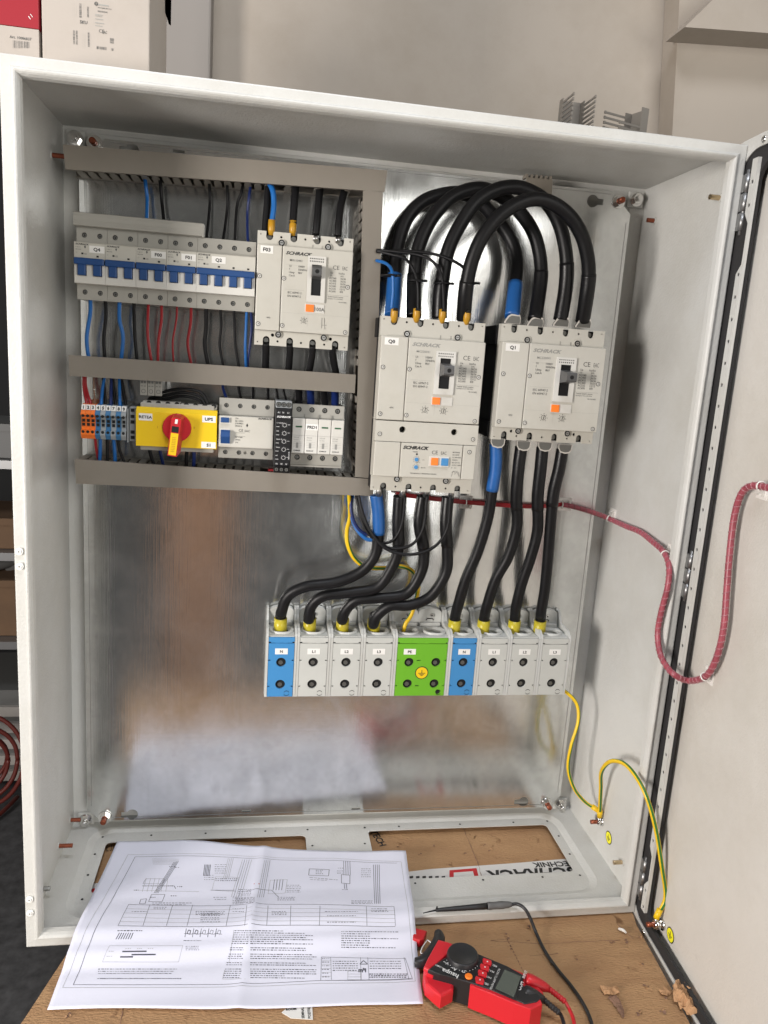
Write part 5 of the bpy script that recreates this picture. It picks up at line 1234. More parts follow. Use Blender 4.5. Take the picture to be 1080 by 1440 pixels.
# yellow earth conductor
b = MB(); pts = [PT(*p) for p in ((490, 690, .17), (492, 725, .178), (488, 745, .182), (489, 765, .182), (498, 785, .182), (515, 797, .182), (540, 799, .184), (562, 796, .184), (580, 803, .183), (588, 820, .182), (586, 840, .180), (578, 865, .176), (570, 878, .1735), (566, 896, .1735))]
b.tube(pts, .0031, 0, 12, 6, stripe=1, twist=.05); tag(b.build('earth_wire', ['yellow_wire', 'earth_green']) if 'yellow_wire' in M else b.build('earth_wire', ['earth_yellow', 'earth_green']), 'yellow earth wire curving behind the lower cables into the green block', 'wire')
# striped earth leads
def earthlead(label, px, lugA, lugB, r=.0030, tw=.0):
    pts = [Vector(p) for p in px]; t = thing('earth_wire', label, 'wire', pts[0])
    b = MB(); b.tube(pts, r, 0, 12, 7, stripe=1, twist=tw); b.build('insulation', ['earth_yellow', 'earth_green'], t)
    for which, on in ((0, lugA), (-1, lugB)):
        if not on: continue
        p = pts[which]; q = pts[1 if which == 0 else -2]; d = (p-q).normalized(); e_ = Vector(on)
        b = MB(); b.tube([p-d*.006, p+d*.007], [.0041, .0041], 0, 12, 1); b.build('lug_sleeve', 'earth_yellow', t)
        b = MB(); b.tube([p+d*.007, e_], [.0030, .0022], 0, 10, 1); b.cyl(e_-Vector((.0008, 0, 0)), e_+Vector((.0008, 0, 0)), .0062, 0, 16); b.build('ring_lug', 'steel', t)
    return t
S1 = Vector((.7955, .121, .062))
earthlead('green and yellow lead from the terminal row to the side wall stud', [PT(788, 970, .17), PT(797, 974, .165), PT(811, 990, .158), PT(813, 1015, .15), PT(803, 1050, .145), PT(799, 1080, .145), PT(807, 1108, .14), PT(822, 1127, .135), (.7875, .126, .081)], None, (.7905, .1225, .066), .0027, .03)
pts = [(.7915, .118, .078), PT(845, 1108, .105), PT(846, 1085, .09), PT(858, 1071, .065), PT(876, 1073, .035), PT(893, 1090, .003), PT(909, 1120, -.022), PT(922, 1165, -.036), PT(931, 1220, -.045), PT(936, 1262, -.046)]
eD = DO+Matrix.Rotation(dang, 3, 'Z') @ (DL_px(932, 1300, .0003)-Vector((0, .008, 0)))
pts.append(eD+Vector((.0, .001, .016)))
earthlead('green and yellow lead arching from the side wall stud to the door', pts, (.7925, .1205, .067), tuple(eD), .0030, .012)
# =================================================================== RED BUNDLE
seg1 = [PT(*p) for p in ((556, 694, .195), (600, 700, .203), (655, 706, .204), (745, 712, .204), (790, 709, .204))]
b = MB()
for k in range(3): b.tube([p+Vector((0, -.001*k, (k-1)*.0019)) for p in seg1], .0016, 0, 8, 4)
red = thing('wire_bundle', 'red wire bundle in clear spiral wrap running over the side wall onto the door', 'wire bundle', seg1[0])
o = b.build('bare_wires', 'red_wire', red)
qd = lambda u, v, off: DO+Matrix.Rotation(dang, 3, 'Z') @ DL_px(u, v, off)
xs = .7925
seg2 = [PT(790, 709, .204), PT(808, 713, .200), PT(832, 720, .198)]+[P(u, v, x=x_) for u, v, x_ in ((856, 729, .791), (880, 740, .791), (900, 748, .791), (918, 762, .789), (934, 777, .785), (941, 797, .779), (939, 825, .776), (930, 860, .775), (925, 890, .775), (928, 918, .775), (938, 938, .776), (950, 950, .780))]
seg2 += [qd(u, v, .012) for u, v in ((966, 957), (984, 955), (998, 945), (1010, 918), (1018, 880), (1022, 830), (1026, 780), (1032, 730), (1040, 700), (1050, 686), (1066, 683), (1095, 690))]
b = MB(); b.tube(seg2, .0037, 0, 12, 6); b.build('wrapped_wires', 'red_bundle', red)
# helix of clear wrap
def catmull(pts, sub):
    q = []
    for i in range(len(pts)-1):
        p0, p1, p2, p3 = pts[max(i-1, 0)], pts[i], pts[i+1], pts[min(i+2, len(pts)-1)]
        for k in range(sub):
            t = k/sub; q.append(.5*((2*p1)+(p2-p0)*t+(2*p0-5*p1+4*p2-p3)*t*t+(3*p1-p0-3*p2+p3)*t**3))
    q.append(pts[-1]); return q
cl = catmull(seg2, 60); hx = []; N = (cl[1]-cl[0]).orthogonal().normalized(); acc = 0
for i in range(len(cl)-1):
    T = (cl[i+1]-cl[i]).normalized(); N = (N-T*N.dot(T)).normalized(); B = T.cross(N); acc += (cl[i+1]-cl[i]).length
    a = (acc/.0088+.22*math.sin(acc*31)+.12*math.sin(acc*83+1))*2*math.pi; hx.append(cl[i]+(N*math.cos(a)+B*math.sin(a))*.0039)
b = MB(); b.tube(hx, .00055, 0, 5, 1); b.build('spiral_wrap', 'clear', red)
def mount(label, p, ex, ez, nrm):
    """adhesive pad with a tie"""
    p, ex, ez, nrm = Vector(p), Vector(ex), Vector(ez), Vector(nrm)
    t = thing('adhesive_mount', label, 'cable mount', p, 'white stick-on cable mounts')
    def bx(b, a0, a1, c0, c1, h0, h1):
        vs = [p+ex*a+ez*c+nrm*h for a in (a0, a1) for h in (h0, h1) for c in (c0, c1)]; b.add(vs, [(0, 1, 3, 2), (4, 6, 7, 5), (0, 4, 5, 1), (2, 3, 7, 6), (0, 2, 6, 4), (1, 5, 7, 3)])
    b = MB(); bx(b, -.0095, .0095, -.0095, .0095, 0, .0012); b.build('pad', 'white_tie', t)
    b = MB(); bx(b, -.006, -.004, -.006, .006, .0012, .004); bx(b, .004, .006, -.006, .006, .0012, .004); bx(b, -.006, .006, -.003, .003, .004, .0052); b.build('saddle', 'tie_clear', t)
    return t
mount('stick-on mount under the red wires right of breaker Q0', PT(655, 706, .2115), (1, 0, 0), (0, 0, 1), (0, -1, 0))
mount('stick-on mount under the red wires at the plate edge', PT(794, 709, .2115), (1, 0, 0), (0, 0, 1), (0, -1, 0))
mount('stick-on mount at the back of the side wall', P(862, 724, x=.798), (0, 1, 0), (0, 0, 1), (-1, 0, 0))
mount('stick-on mount in the middle of the side wall', P(945, 776, x=.798), (0, 1, 0), (0, 0, 1), (-1, 0, 0))
dn = Matrix.Rotation(dang, 3, 'Z')
mount('stick-on mount low on the door', qd(998, 950, 0), dn @ Vector((1, 0, 0)), (0, 0, 1), dn @ Vector((0, -1, 0)))
mount('stick-on mount on the door at the picture edge', qd(1073, 690, 0), dn @ Vector((1, 0, 0)), (0, 0, 1), dn @ Vector((0, -1, 0)))
def tie(label, c, T, r):
    c, T = Vector(c), Vector(T).normalized(); N = T.orthogonal().normalized(); B = T.cross(N)
    b = MB(); b.tube([c+(N*math.cos(rad(a))+B*math.sin(rad(a)))*r for a in range(0, 361, 24)], .0009, 0, 6, 1); tag(b.build('cable_tie', 'white_tie'), label, 'cable tie', 'clear ties round the red bundle')
def near(u, v):
    best = min(range(len(cl)-1), key=lambda i: (lambda c_: (540+FPX*c_.x/-c_.z-u)**2+(720-FPX*c_.y/-c_.z-v)**2)(RM.transposed() @ (cl[i]-CAM))); return cl[best], cl[best+1]-cl[best]
for (u, v, l_) in ((856, 729, 'clear tie where the red bundle meets the side wall'), (938, 778, 'clear tie in the middle of the side wall'), (990, 950, 'clear tie low on the door'), (1070, 684, 'clear tie on the door at the picture edge')):
    c_, T_ = near(u, v); tie(l_, c_, T_, .0050)
c_ = PT(790, 709, .203); tie('clear tie at the plate edge', c_, (1, 0, 0), .0045); c_ = PT(655, 706, .203); tie('clear tie just right of breaker Q0', c_, (1, 0, 0), .0045)
# =================================================================== PAPER DRAWING
def zf(y):
    k = [(-.16, .0005), (-.10, .0012), (-.055, .006), (-.025, .0150), (.0, .0208), (.015, .0205), (.06, .0165), (.12, .0145), (.25, .0140)]
    for (a, za), (c, zc) in zip(k, k[1:]):
        if y <= c: t = max(0, (y-a)/(c-a)); t = t*t*(3-2*t); return za+(zc-za)*t
    return .014
def crx(y): return .289+(y-.161)*(.289-.259)/(.161+.107)
def Zp(x, y):
    d = x-crx(y)
    z = zf(y)+.0046*math.exp(-abs(d)/.010)*(.6+.4*math.sin(y*12+1))+.0016*math.sin(x*21+.5)*math.sin(y*17+1.3)+.0016
    z += .0035*math.exp(-((x-.19)/.05)**2)*max(0, (y-.10)/.08)
    z += .0020*max(0, min(1, (x-.44)/.04))
    return z
def onp(u, v):
    z = .015
    for _ in range(8): q = P(u, v, z=z); z = Zp(q.x, q.y)
    return q
cA, cB, cC, cD = onp(165, 1183), onp(571, 1197), onp(595, 1411), onp(66, 1421)
NX, NY = 84, 60; top = []
for j in range(NY+1):
    t = j/NY
    for i in range(NX+1):
        s = i/NX; p = (cD*(1-s)+cC*s)*(1-t)+(cA*(1-s)+cB*s)*t
        # slightly wavy front and back edges
        p.y += (.0022*math.sin(s*9+.5)*(1-t)+.0020*math.sin(s*7)*t)*1.0
        top.append(Vector((p.x, p.y, Zp(p.x, p.y))))
b = MB(); n = len(top); fs = []
for j in range(NY):
    for i in range(NX): a = j*(NX+1)+i; fs.append((a, a+1, a+NX+2, a+NX+1)); fs.append((a+n, a+NX+1+n, a+NX+2+n, a+1+n))
edge = [i for i in range(NX)]+[NX+j*(NX+1) for j in range(NY)]+[n-1-i for i in range(NX)]+[(NY-j)*(NX+1) for j in range(NY)]
for k in range(len(edge)): a, c = edge[k], edge[(k+1) % len(edge)]; fs.append((a, a+n, c+n, c))
b.add(top+[p-Vector((0, 0, .0004)) for p in top], fs, 0, True)
pap = thing('wiring_drawing', 'large white sheet with printed wiring diagrams lying over the cabinet front edge', 'paper', (.27, .04, .0))
b.build('sheet', 'paper', pap)
ink = MB(); HH = .00025
def PL(pts, w_=.00022, mi=0, closed=False):
    w_ = w_*1.05
    """line through pixel points laid on the sheet"""
    if closed: pts = list(pts)+[pts[0]]
    ww = [onp(*p) for p in pts]
    for a, c in zip(ww, ww[1:]):
        L = (c-a).length; m_ = max(1, int(L/.006)); d = (c-a); d.z = 0
        if d.length < 1e-6: continue
        d.normalize(); nr = Vector((-d.y, d.x, 0))*w_
        q = [a.lerp(c, k/m_) for k in range(m_+1)]; vs = []
        for p in q:
            for s_ in (1, -1): r_ = p+nr*s_; vs.append((r_.x, r_.y, Zp(r_.x, r_.y)+HH))
        ink.add(vs, [(2*k, 2*k+1, 2*k+3, 2*k+2) for k in range(m_)], mi)
def words(u0, u1, v, vs_=0, wd=.00045, lo=3, hi=9, mi=0):
    """one line of unreadably small print: word-length dashes"""
    u = u0
    while u < u1-1:
        w_ = random.uniform(lo, hi)*.6; e_ = min(u+w_, u1); PL([(u, v+vs_*(u-u0)), (e_, v+vs_*(e_-u0))], wd*random.uniform(.6, 1.1), mi); u = e_+random.uniform(.8, 1.6)
PL([(180, 1202), (330, 1203), (372, 1204), (470, 1207), (564, 1212), (584, 1380), (450, 1383), (340, 1386), (88, 1389)], .00018, 1, True)
PL([(190, 1205), (330, 1206), (372, 1207), (470, 1210), (558, 1214)], .00022, 0); PL([(190, 1205), (103, 1385)], .00026, 0); PL([(103, 1385), (340, 1382), (450, 1379), (579, 1376)], .00022, 0)
# table
tl, tr_, bl, br = (181, 1272), (554, 1275), (166, 1302), (556, 1303)
for k in range(6):
    f = k/5; PL([(tl[0]+(bl[0]-tl[0])*f, tl[1]+(bl[1]-tl[1])*f), ((tl[0]+tr_[0])/2, 1271+30*f), (tr_[0]+(br[0]-tr_[0])*f, tr_[1]+(br[1]-tr_[1])*f)], .00025 if k in (0, 5) else .00016, 0 if k in (0, 5) else 1)
for (ut, ub) in ((181, 166), (211, 201), (243, 234), (271, 263), (324, 318), (347, 344), (377, 375), (409, 408), (450, 449), (515, 516), (554, 556)): PL([(ut, 1272+(ut-181)*.008), (ub, 1302)], .00022)
for (u0, u1) in ((183, 208), (214, 236), (273, 318), (325, 345), (380, 405), (455, 505), (520, 548)):
    for k in range(random.randint(1, 3)): words(u0+2, u1-2, 1276+k*2.2+(random.random() > .5)*6, 0, .0004, 2, 6)
for k in range(6): words(282, 310, 1282+k*2.9, 0, .0004, 2, 6)
for k in range(5): words(327, 343, 1262+k*2.3, 0, .0004, 2, 6)
for k in range(2): words(460, 500, 1288+k*9, 0, .0004, 2, 6)
# schematic, left
for k in range(4): PL([(251-k*2.2, 1211+k*.6), (222-k*3.2+k*1.4, 1256)], .00024)
for k in range(5): PL([(214+k*.2, 1208+k*1.8), (252-k, 1208.5+k*1.8)], .00014, 1)
for k in range(6): PL([(206+k*6, 1235+k*.2), (200+k*6.6, 1254)], .00018, 1)
PL([(205, 1236), (232, 1236), (229, 1243), (201, 1243)], .00018, 0, True); PL([(188, 1252), (280, 1254)], .00018, 1); PL([(213, 1258), (232, 1258), (228, 1268), (209, 1268)], .00025, 0, True)
PL([(200, 1246), (245, 1246), (247, 1250)], .0003); PL([(198, 1265), (206, 1264), (204, 1271), (196, 1271)], .00028, 0, True)
for (u, v) in ((201, 1246), (212, 1246), (236, 1246), (249, 1247), (188, 1252), (211, 1262), (240, 1260), (238, 1219), (246, 1220)): words(u, u+8, v, 0, .0006, 2, 4)
words(214, 270, 1270, 0, .00045); words(214, 262, 1272.5, 0, .00045)
# schematic, middle
for k in range(5): PL([(288+k*2, 1216), (286+k*2, 1232)], .00035)
for k in range(4): PL([(321+k*2.4, 1207), (314+k*2.4, 1236)], .00018, 1)
for k in range(5): PL([(341+k*3.2, 1209), (325+k*3.4, 1262)], .0002, 0 if k % 2 else 1)
for k in range(4): PL([(372+k*2.6, 1210), (362+k*2.8, 1262)], .0002, 0 if k % 2 else 1)
for k in range(5): words(302, 318, 1216+k*3, 0, .0004, 2, 6)
for k in range(3): words(287, 301, 1231+k*3, 0, .0004, 2, 6)
for k in range(2): words(303, 334, 1236+k*2.6, 0, .0006, 2, 4)
PL([(303, 1233), (336, 1234), (331, 1254), (298, 1252)], .00016, 1, True)
for k in range(4): words(335, 353, 1251+k*2.6, 0, .0004, 2, 5)
for k in range(5): words(331, 358, 1262+k*1.8, 0, .0004, 3, 7)
words(300, 320, 1262, 0, .0004); words(302, 318, 1265, 0, .0004); PL([(296, 1252), (330, 1252)], .0003)
PL([(380, 1238), (404, 1237), (401, 1256), (377, 1257)], .00018, 1, True)
for k in range(4): PL([(386+k*4, 1237), (384+k*4, 1252)], .0003)
for k in range(5): words(403, 423, 1245+k*2.4, 0, .0004, 2, 6)
for k in range(3): words(390, 415, 1262+k*1.9, 0, .0004, 3, 6)
PL([(340, 1254), (382, 1252), (392, 1262)], .00028)
# schematic, right
PL([(435, 1222), (463, 1223), (462, 1232), (434, 1231)], .0003, 0, True)
for k in range(3): words(444, 454, 1224+k*2.4, 0, .0005, 2, 4)
words(435, 475, 1234, .09, .0004); words(436, 460, 1237, .05, .0004)
for k in range(4): PL([(483+k*3, 1211), (483.6+k*3, 1231)], .00025)
PL([(480, 1230), (492, 1231), (492, 1243), (480, 1242)], .0003, 0, True); PL([(484, 1243), (484.6, 1250)], .0003); PL([(487, 1243), (487.6, 1250)], .0003)
for (u, v) in ((475, 1221), (474, 1225), (474, 1228), (481, 1251)): words(u, u+8, v, 0, .0005, 2, 4)
for k in range(4): PL([(525+k*2.7, 1216), (527+k*2.5, 1271)], .00028)
for k in range(5): words(508, 522, 1222+k*2.8, 0, .0004, 2, 5)
for k in range(3): words(494, 524, 1267+k*1.9, 0, .0004, 3, 7)
# timing box with thick bars
PL([(154, 1330), (257, 1330), (251, 1353), (144, 1353)], .00014, 1, True)
PL([(172, 1338.3), (206, 1338)], .0007); PL([(185, 1342.7), (219, 1342.5)], .0007); PL([(169, 1346), (187, 1345.8)], .0007)
for (u, v) in ((153, 1338), (150, 1345), (176, 1334), (193, 1334), (208, 1334)): words(u, u+8, v, 0, .0003, 2, 4, 1)
words(165, 200, 1309, 0, .0006, 3, 6)
for k in range(7): PL([(163+k*3.4, 1321), (168+k*3.2, 1312)], .0004)
for k in range(5): u_ = 262+k*10.6; PL([(u_, 1306), (u_-2, 1318)], .0003); PL([(u_+3, 1308), (u_+6, 1309), (u_+5, 1314), (u_+1, 1313)], .0004 if k < 2 else .0002, 0, True); PL([(u_-3, 1313), (u_+8, 1314)], .0002)
words(258, 283, 1323, 0, .0004)
for k in range(3): words(261, 280, 1331+k*2.5, 0, .0003, 2, 6)
for k in range(3): words(138, 249-k*4, 1363+k*3.1, 0, .0004, 2, 8)
words(137, 256, 1376.3, 0, .0006, 2, 6)
# text columns
v = 1309; k = 0
while v < 1377:
    if k not in (7, 10, 14, 17): words(330-(v-1309)*.25, (352 if k < 8 else 345)+(-(v-1309)*.1), v, 0, .00045, 2, 6); words(352, random.choice((400, 445, 430, 440)) if k else 400, v, .01, .00045, 2, 8)
    v += 3.0; k += 1
PL([(329, 1308), (322, 1354)], .00018, 1); PL([(316, 1364), (313, 1377), (345, 1377)], .00018, 1)
for k in range(8): words(480, random.choice((520, 556, 560)), 1310+k*3.2, .01, .00045, 2, 7)
# title block
PL([(452, 1346), (570, 1348), (580, 1377), (451, 1379)], .0002, 0, True)
for (u0, u1) in ((465, 466), (507, 507.5), (517, 519), (568, 575)): PL([(u0, 1346.5), (u1, 1378)], .00018)
for k in range(1, 6): PL([(452, 1346+k*5.4), (466, 1346+k*5.4)], .00015, 1)
for k in range(6): words(453, 463, 1348+k*5.2, 0, .0004, 2, 5)
for k in range(5): words(468, 503, 1352+k*3.2, 0, .0005, 2, 6)
for k in range(4): words(520, 564, 1352+k*3.4, 0, .0004, 2, 8)
for k in range(3): words(519, 573, 1370+k*2.2, 0, .0006, 2, 6)
PL([(489, 1366), (508, 1366), (508, 1378), (489, 1378)], .00015, 1, True); PL([(489, 1370), (508, 1370)], .00015, 1); PL([(489, 1374), (508, 1374)], .00015, 1)
PL([(506, 1356), (511, 1351), (517, 1356)], .0004, 0, True)
a0 = onp(504, 1367); a1 = onp(519, 1367.3); ax = (a1-a0); ax.z = 0; ax.normalize(); ay = Vector((-ax.y, ax.x, 0))
def onsheet(a, c): q = a0+ax*a+ay*c; return (q.x, q.y, Zp(q.x, q.y)+HH)
ink.text('m\u00b2i', .0072, onsheet, 0, .05, 0, 0, 1.0)
ink.build('printing', ['ink_paper', 'ink_light'], pap)
b = MB(); ink = b; PL([(357, 1243), (365, 1243)], .0008); b.build('red_mark', 'red', pap)
# =================================================================== CLAMP METER AND LEADS
K = lambda x, y: (560+x/4.154, 1240+y/4.154)
mt = thing('clamp_meter', 'red and black clamp meter lying right of the paper', 'meter', (.545, -.11, 0))
def outl(pts, z): return [PZ(*K(*p), z) for p in pts]
def mpart(name, pts, z1, z0, m_, parent=None, chamf=.0):
    q = outl(pts, z1); cx = sum(p[0] for p in q)/len(q); cy = sum(p[1] for p in q)/len(q)
    ar = sum(q[i][0]*q[(i+1) % len(q)][1]-q[(i+1) % len(q)][0]*q[i][1] for i in range(len(q)))
    if ar < 0: q = q[::-1]
    b = MB()
    if chamf:
        n = len(q); dens = q
        def inset(d): return [(p[0]+(cx-p[0])*d/max(.01, math.hypot(p[0]-cx, p[1]-cy)), p[1]+(cy-p[1])*d/max(.01, math.hypot(p[0]-cx, p[1]-cy))) for p in q]
        r0 = [(p[0], p[1], z0) for p in inset(-.0)]; r1 = [(p[0], p[1], z1-chamf) for p in q]; r15 = [(p[0], p[1], z1-chamf*.3) for p in inset(chamf*.3)]; r2 = [(p[0], p[1], z1) for p in inset(chamf)]
        rings = [r0, r1, r15, r2]; vs = [p for r_ in rings for p in r_]
        fs = [(i*n+k, i*n+(k+1) % n, (i+1)*n+(k+1) % n, (i+1)*n+k) for i in range(3) for k in range(n)]
        b.add(vs, fs, 0, False)
        tri = tessellate_polygon([[Vector((p[0], p[1], 0)) for p in r2]])
        for t_ in tri:
            a_, b_, c_ = (r2[i] for i in t_); s_ = (b_[0]-a_[0])*(c_[1]-a_[1])-(b_[1]-a_[1])*(c_[0]-a_[0]); t2 = t_ if s_ > 0 else t_[::-1]
            b.add([r2[i] for i in t2], [(0, 1, 2)])
    else: b.prism(q, z1, z0, fn=lambda x, y, z: (x, z, y))
    return b.build(name, m_, parent or mt)
mpart('lower_shell', [(150, 500), (180, 440), (240, 335), (290, 345), (450, 412), (610, 475), (760, 540), (850, 640), (835, 700), (770, 735), (680, 705), (540, 645), (420, 595), (320, 565), (230, 545), (165, 530)], .0285, .001, 'meter_red', None, .004)
mpart('black_shell', [(205, 540), (320, 570), (424, 602), (424, 590), (310, 552), (215, 520)], .0300, .0008, 'meter_black', None, .002)
mpart('front_panel', [(175, 512), (232, 470), (300, 425), (450, 412), (540, 450), (640, 492), (735, 545), (722, 600), (800, 650), (842, 672), (808, 700), (740, 712), (690, 690), (545, 630), (425, 590), (325, 560), (240, 540)], .0330, .0280, 'meter_black', None, .0012)
g = mpart('side_grip', [(422, 588), (430, 588), (560, 636), (700, 692), (765, 718), (835, 690), (842, 712), (775, 745), (680, 712), (540, 652), (420, 604)], .0318, .0012, 'meter_red', None, .0015)
for k in range(4):
    u, v = 455+k*78, 655+k*30; p = P(*K(u, v), z=.015)+Vector((-.002, -.003, 0)); b = MB(); b.tube([p+Vector((.002, .006, 0)), p+Vector((.0005, .001, 0)), p+Vector((0, -.0005, 0))], [.0080, .0080, .0062], 0, 18, 1); b.build('grip_dimple', 'meter_red', g)
mpart('jaw_trigger', [(150, 545), (200, 552), (260, 575), (326, 592), (322, 628), (250, 668), (215, 640), (160, 590)], .0230, .006, 'meter_red', None, .003)
mpart('head', [(148, 500), (170, 450), (235, 335), (300, 352), (330, 372), (300, 410), (230, 470), (178, 512)], .0325, .0282, 'meter_red', None, .002)
# jaw: black arc disappearing under the sheet
b = MB(); arc = [P(*K(*p), z=.012) for p in ((232, 295), (240, 330), (225, 375), (195, 420), (160, 455), (132, 470), (95, 470))]
b.tube(arc, [.005, .0075, .0085, .0085, .008, .007, .005], 0, 12, 5); b.build('jaw', 'meter_black', mt)
mpart('jaw_tip', [(85, 262), (168, 285), (150, 330), (125, 342), (85, 330)], .016, .006, 'red', None, .002)
b = MB(); b.tube([P(*K(*p), z=.0145) for p in ((170, 340), (190, 355), (185, 375), (150, 415), (132, 415), (140, 385), (170, 340))], .0007, 0, 6, 3); b.build('jaw_marking', 'ink_white', mt)
# rotary dial
p = P(*K(378, 418), z=.040); b = MB(); n = 40
R0 = .0185; zs = [(.0325, 1.04), (.0385, 1.0), (.0395, .97), (.0400, .9), (.0395, .86), (.0395, .0)]
vs = []; 
for z, s_ in zs[:-1]:
    for k in range(n): a = 2*math.pi*k/n; rr_ = R0*s_*(1+(.018 if k % 2 and z < .0393 else 0)); vs.append((p.x+rr_*math.cos(a), p.y+rr_*math.sin(a), z))
vs.append((p.x, p.y, .0395)); m_ = len(zs)-1
b.add(vs, [(i*n+k, i*n+(k+1) % n, (i+1)*n+(k+1) % n, (i+1)*n+k) for i in range(m_-1) for k in range(n)]+[((m_-1)*n+k, (m_-1)*n+(k+1) % n, m_*n) for k in range(n)], 0, True); b.build('dial', 'meter_black', mt)
mpart('screen_bezel', [(614, 500), (728, 545), (688, 690), (545, 628)], .0336, .0331, 'meter_black'); mpart('screen', [(622, 512), (718, 553), (676, 672), (568, 622)], .0342, .0337, 'screen')
for (x, y, s_) in ((517, 466, 1), (503, 498, 1), (490, 533, 1), (474, 572, 1)):
    k_ = mpart('button', [(x-24, y-14), (x-18, y-22), (x+26, y-6), (x+29, y+8), (x+24, y+22), (x-20, y+10)], .0355, .0331, 'red_button')
    q = P(*K(x+4, y), z=.0356); b = MB(); b.cyl(q, q+Vector((0, 0, .0002)), .0009, 0, 8); b.build('button_mark', 'ink_white', k_)
q = P(*K(412, 550), z=.0345); b = MB(); b.tube([q-Vector((0, 0, .0012)), q, q+Vector((0, 0, .0006))], [.0045, .0045, .0035], 0, 20, 1); b.build('button', 'orange_button', mt)
# lettering on the meter, turned with it
b = MB(); e0 = P(*K(760, 590), z=.0333); e1 = P(*K(400, 440), z=.0333); ax = (e1-e0); ax.z = 0; ax.normalize(); ay = Vector((-ax.y, ax.x, 0)); up = Vector((0, 0, .0002))
def mtext(s_, x, y, size, mi=0, turn=0, bold=.01):
    o_ = P(*K(x, y), z=.0334)
    A, B_ = (ax, ay) if turn == 0 else ((ay, -ax) if turn == 1 else (-ay, ax))
    b.text(s_, size, lambda a, c: o_+A*a+B_*c+up, mi, bold)
mtext('haupa', 355, 545, .0088, 0, 0, .02); mtext('110801', 262, 500, .0035)
mtext('COM', 714, 637, .0062, 0, 2, .02); mtext('INPUT', 738, 566, .0045, 0, 2, .02)
for (s_, x, y) in (('V~', 300, 475), ('A~', 345, 510), ('\u03a9', 395, 520), ('Hz', 445, 495), ('off', 470, 465)): mtext(s_, x, y, .0060, 0, 0, .02)
for (s_, x, y) in (('REL', 578, 492), ('MAX', 562, 525), ('HOLD', 545, 560), ('SEL', 530, 598)): mtext(s_, x, y, .0040)
o_ = P(*K(604, 505), z=.0334); b.text('AC/DC CLAMP METER', .0036, lambda a, c: o_+ay*(a+.002)-ax*(c-.003)+up, 0)
for k in range(12): an = rad(185+k*12); q = Vector((p.x+.0200*math.cos(an), p.y+.0200*math.sin(an), .0334)); b.cyl(q, q+up, .0005, 0, 6)
b.build('printing', 'ink_white', mt)
# leads
def lead(label, body, r, m_, parts, cat='test lead'):
    t = thing('test_lead', label, cat, body[0]); b = MB(); b.tube(body, r, 0, 10, 7); b.build('cable', m_, t)
    for nm, pts, rs, mm in parts: c = MB(); c.tube(pts, rs, 0, 14, 2); c.build(nm, mm, t)
    return t
def strain(pts, r):  # ribbed sleeve radii
    return [r*(1 if k % 2 else .78) for k in range(len(pts))]
def lerpn(a, c, n_): return [Vector(a).lerp(Vector(c), k/n_) for k in range(n_+1)]
rA, rB, rC = P(*K(745, 568), z=.030), P(*K(880, 625), z=.024), P(*K(975, 700), z=.014)
lead('red test lead plugged into the meter', [rC]+[P(u, v, z=.010) for u, v in ((801, 1420), (806, 1432), (809, 1450), (811, 1475))], .0022, 'red', [('plug', [rA, rA.lerp(rB, .2), rA.lerp(rB, .6), rB], [.0065, .0078, .0068, .0040], 'red'), ('strain_relief', lerpn(rB, rC, 12), strain(range(13), .0036), 'red')])
rA, rB, rC = P(*K(735, 640), z=.030), P(*K(850, 690), z=.024), P(*K(940, 765), z=.013)
lead('black test lead plugged into the meter', [rC]+[P(u, v, z=.008) for u, v in ((789, 1428), (793, 1440), (798, 1470))], .0022, 'meter_black', [('plug', [rA, rA.lerp(rB, .2), rA.lerp(rB, .6), rB], [.0065, .0078, .0068, .0040], 'meter_black'), ('strain_relief', lerpn(rB, rC, 12), strain(range(13), .0036), 'meter_black')])
zr = .0235
pA, pB, pC, pD = P(*K(145, 183), z=zr-.002), P(*K(225, 165), z=zr), P(*K(520, 142), z=zr+.003), P(*K(662, 132), z=zr+.003)
lead('black test probe lying on the cabinet front edge', [pD]+[P(u, v, z=z) for u, v, z in ((728, 1271.5, .028), (738, 1278, .027), (746, 1292, .018), (754, 1312, .006), (766, 1337, .002), (783, 1362, .002), (802, 1385, .002), (818, 1408, .002), (829, 1430, .002), (836, 1455, .002))], .0022, 'meter_black',
     [('tip', [pA, pB], [.0006, .0012], 'black'), ('barrel', [pB, pB.lerp(pC, .02), pB.lerp(pC, .5), pC], [.0014, .0024, .0034, .0042], 'meter_black'), ('finger_guard', [pB+Vector((0, 0, .001)), pB+Vector((0, 0, .0052))], [.0012, .0010], 'black'), ('grip', lerpn(pC, pD, 8), [.0047, .0050, .0046, .0046, .0050, .0050, .0044, .0040, .0030], 'probe_grey')])
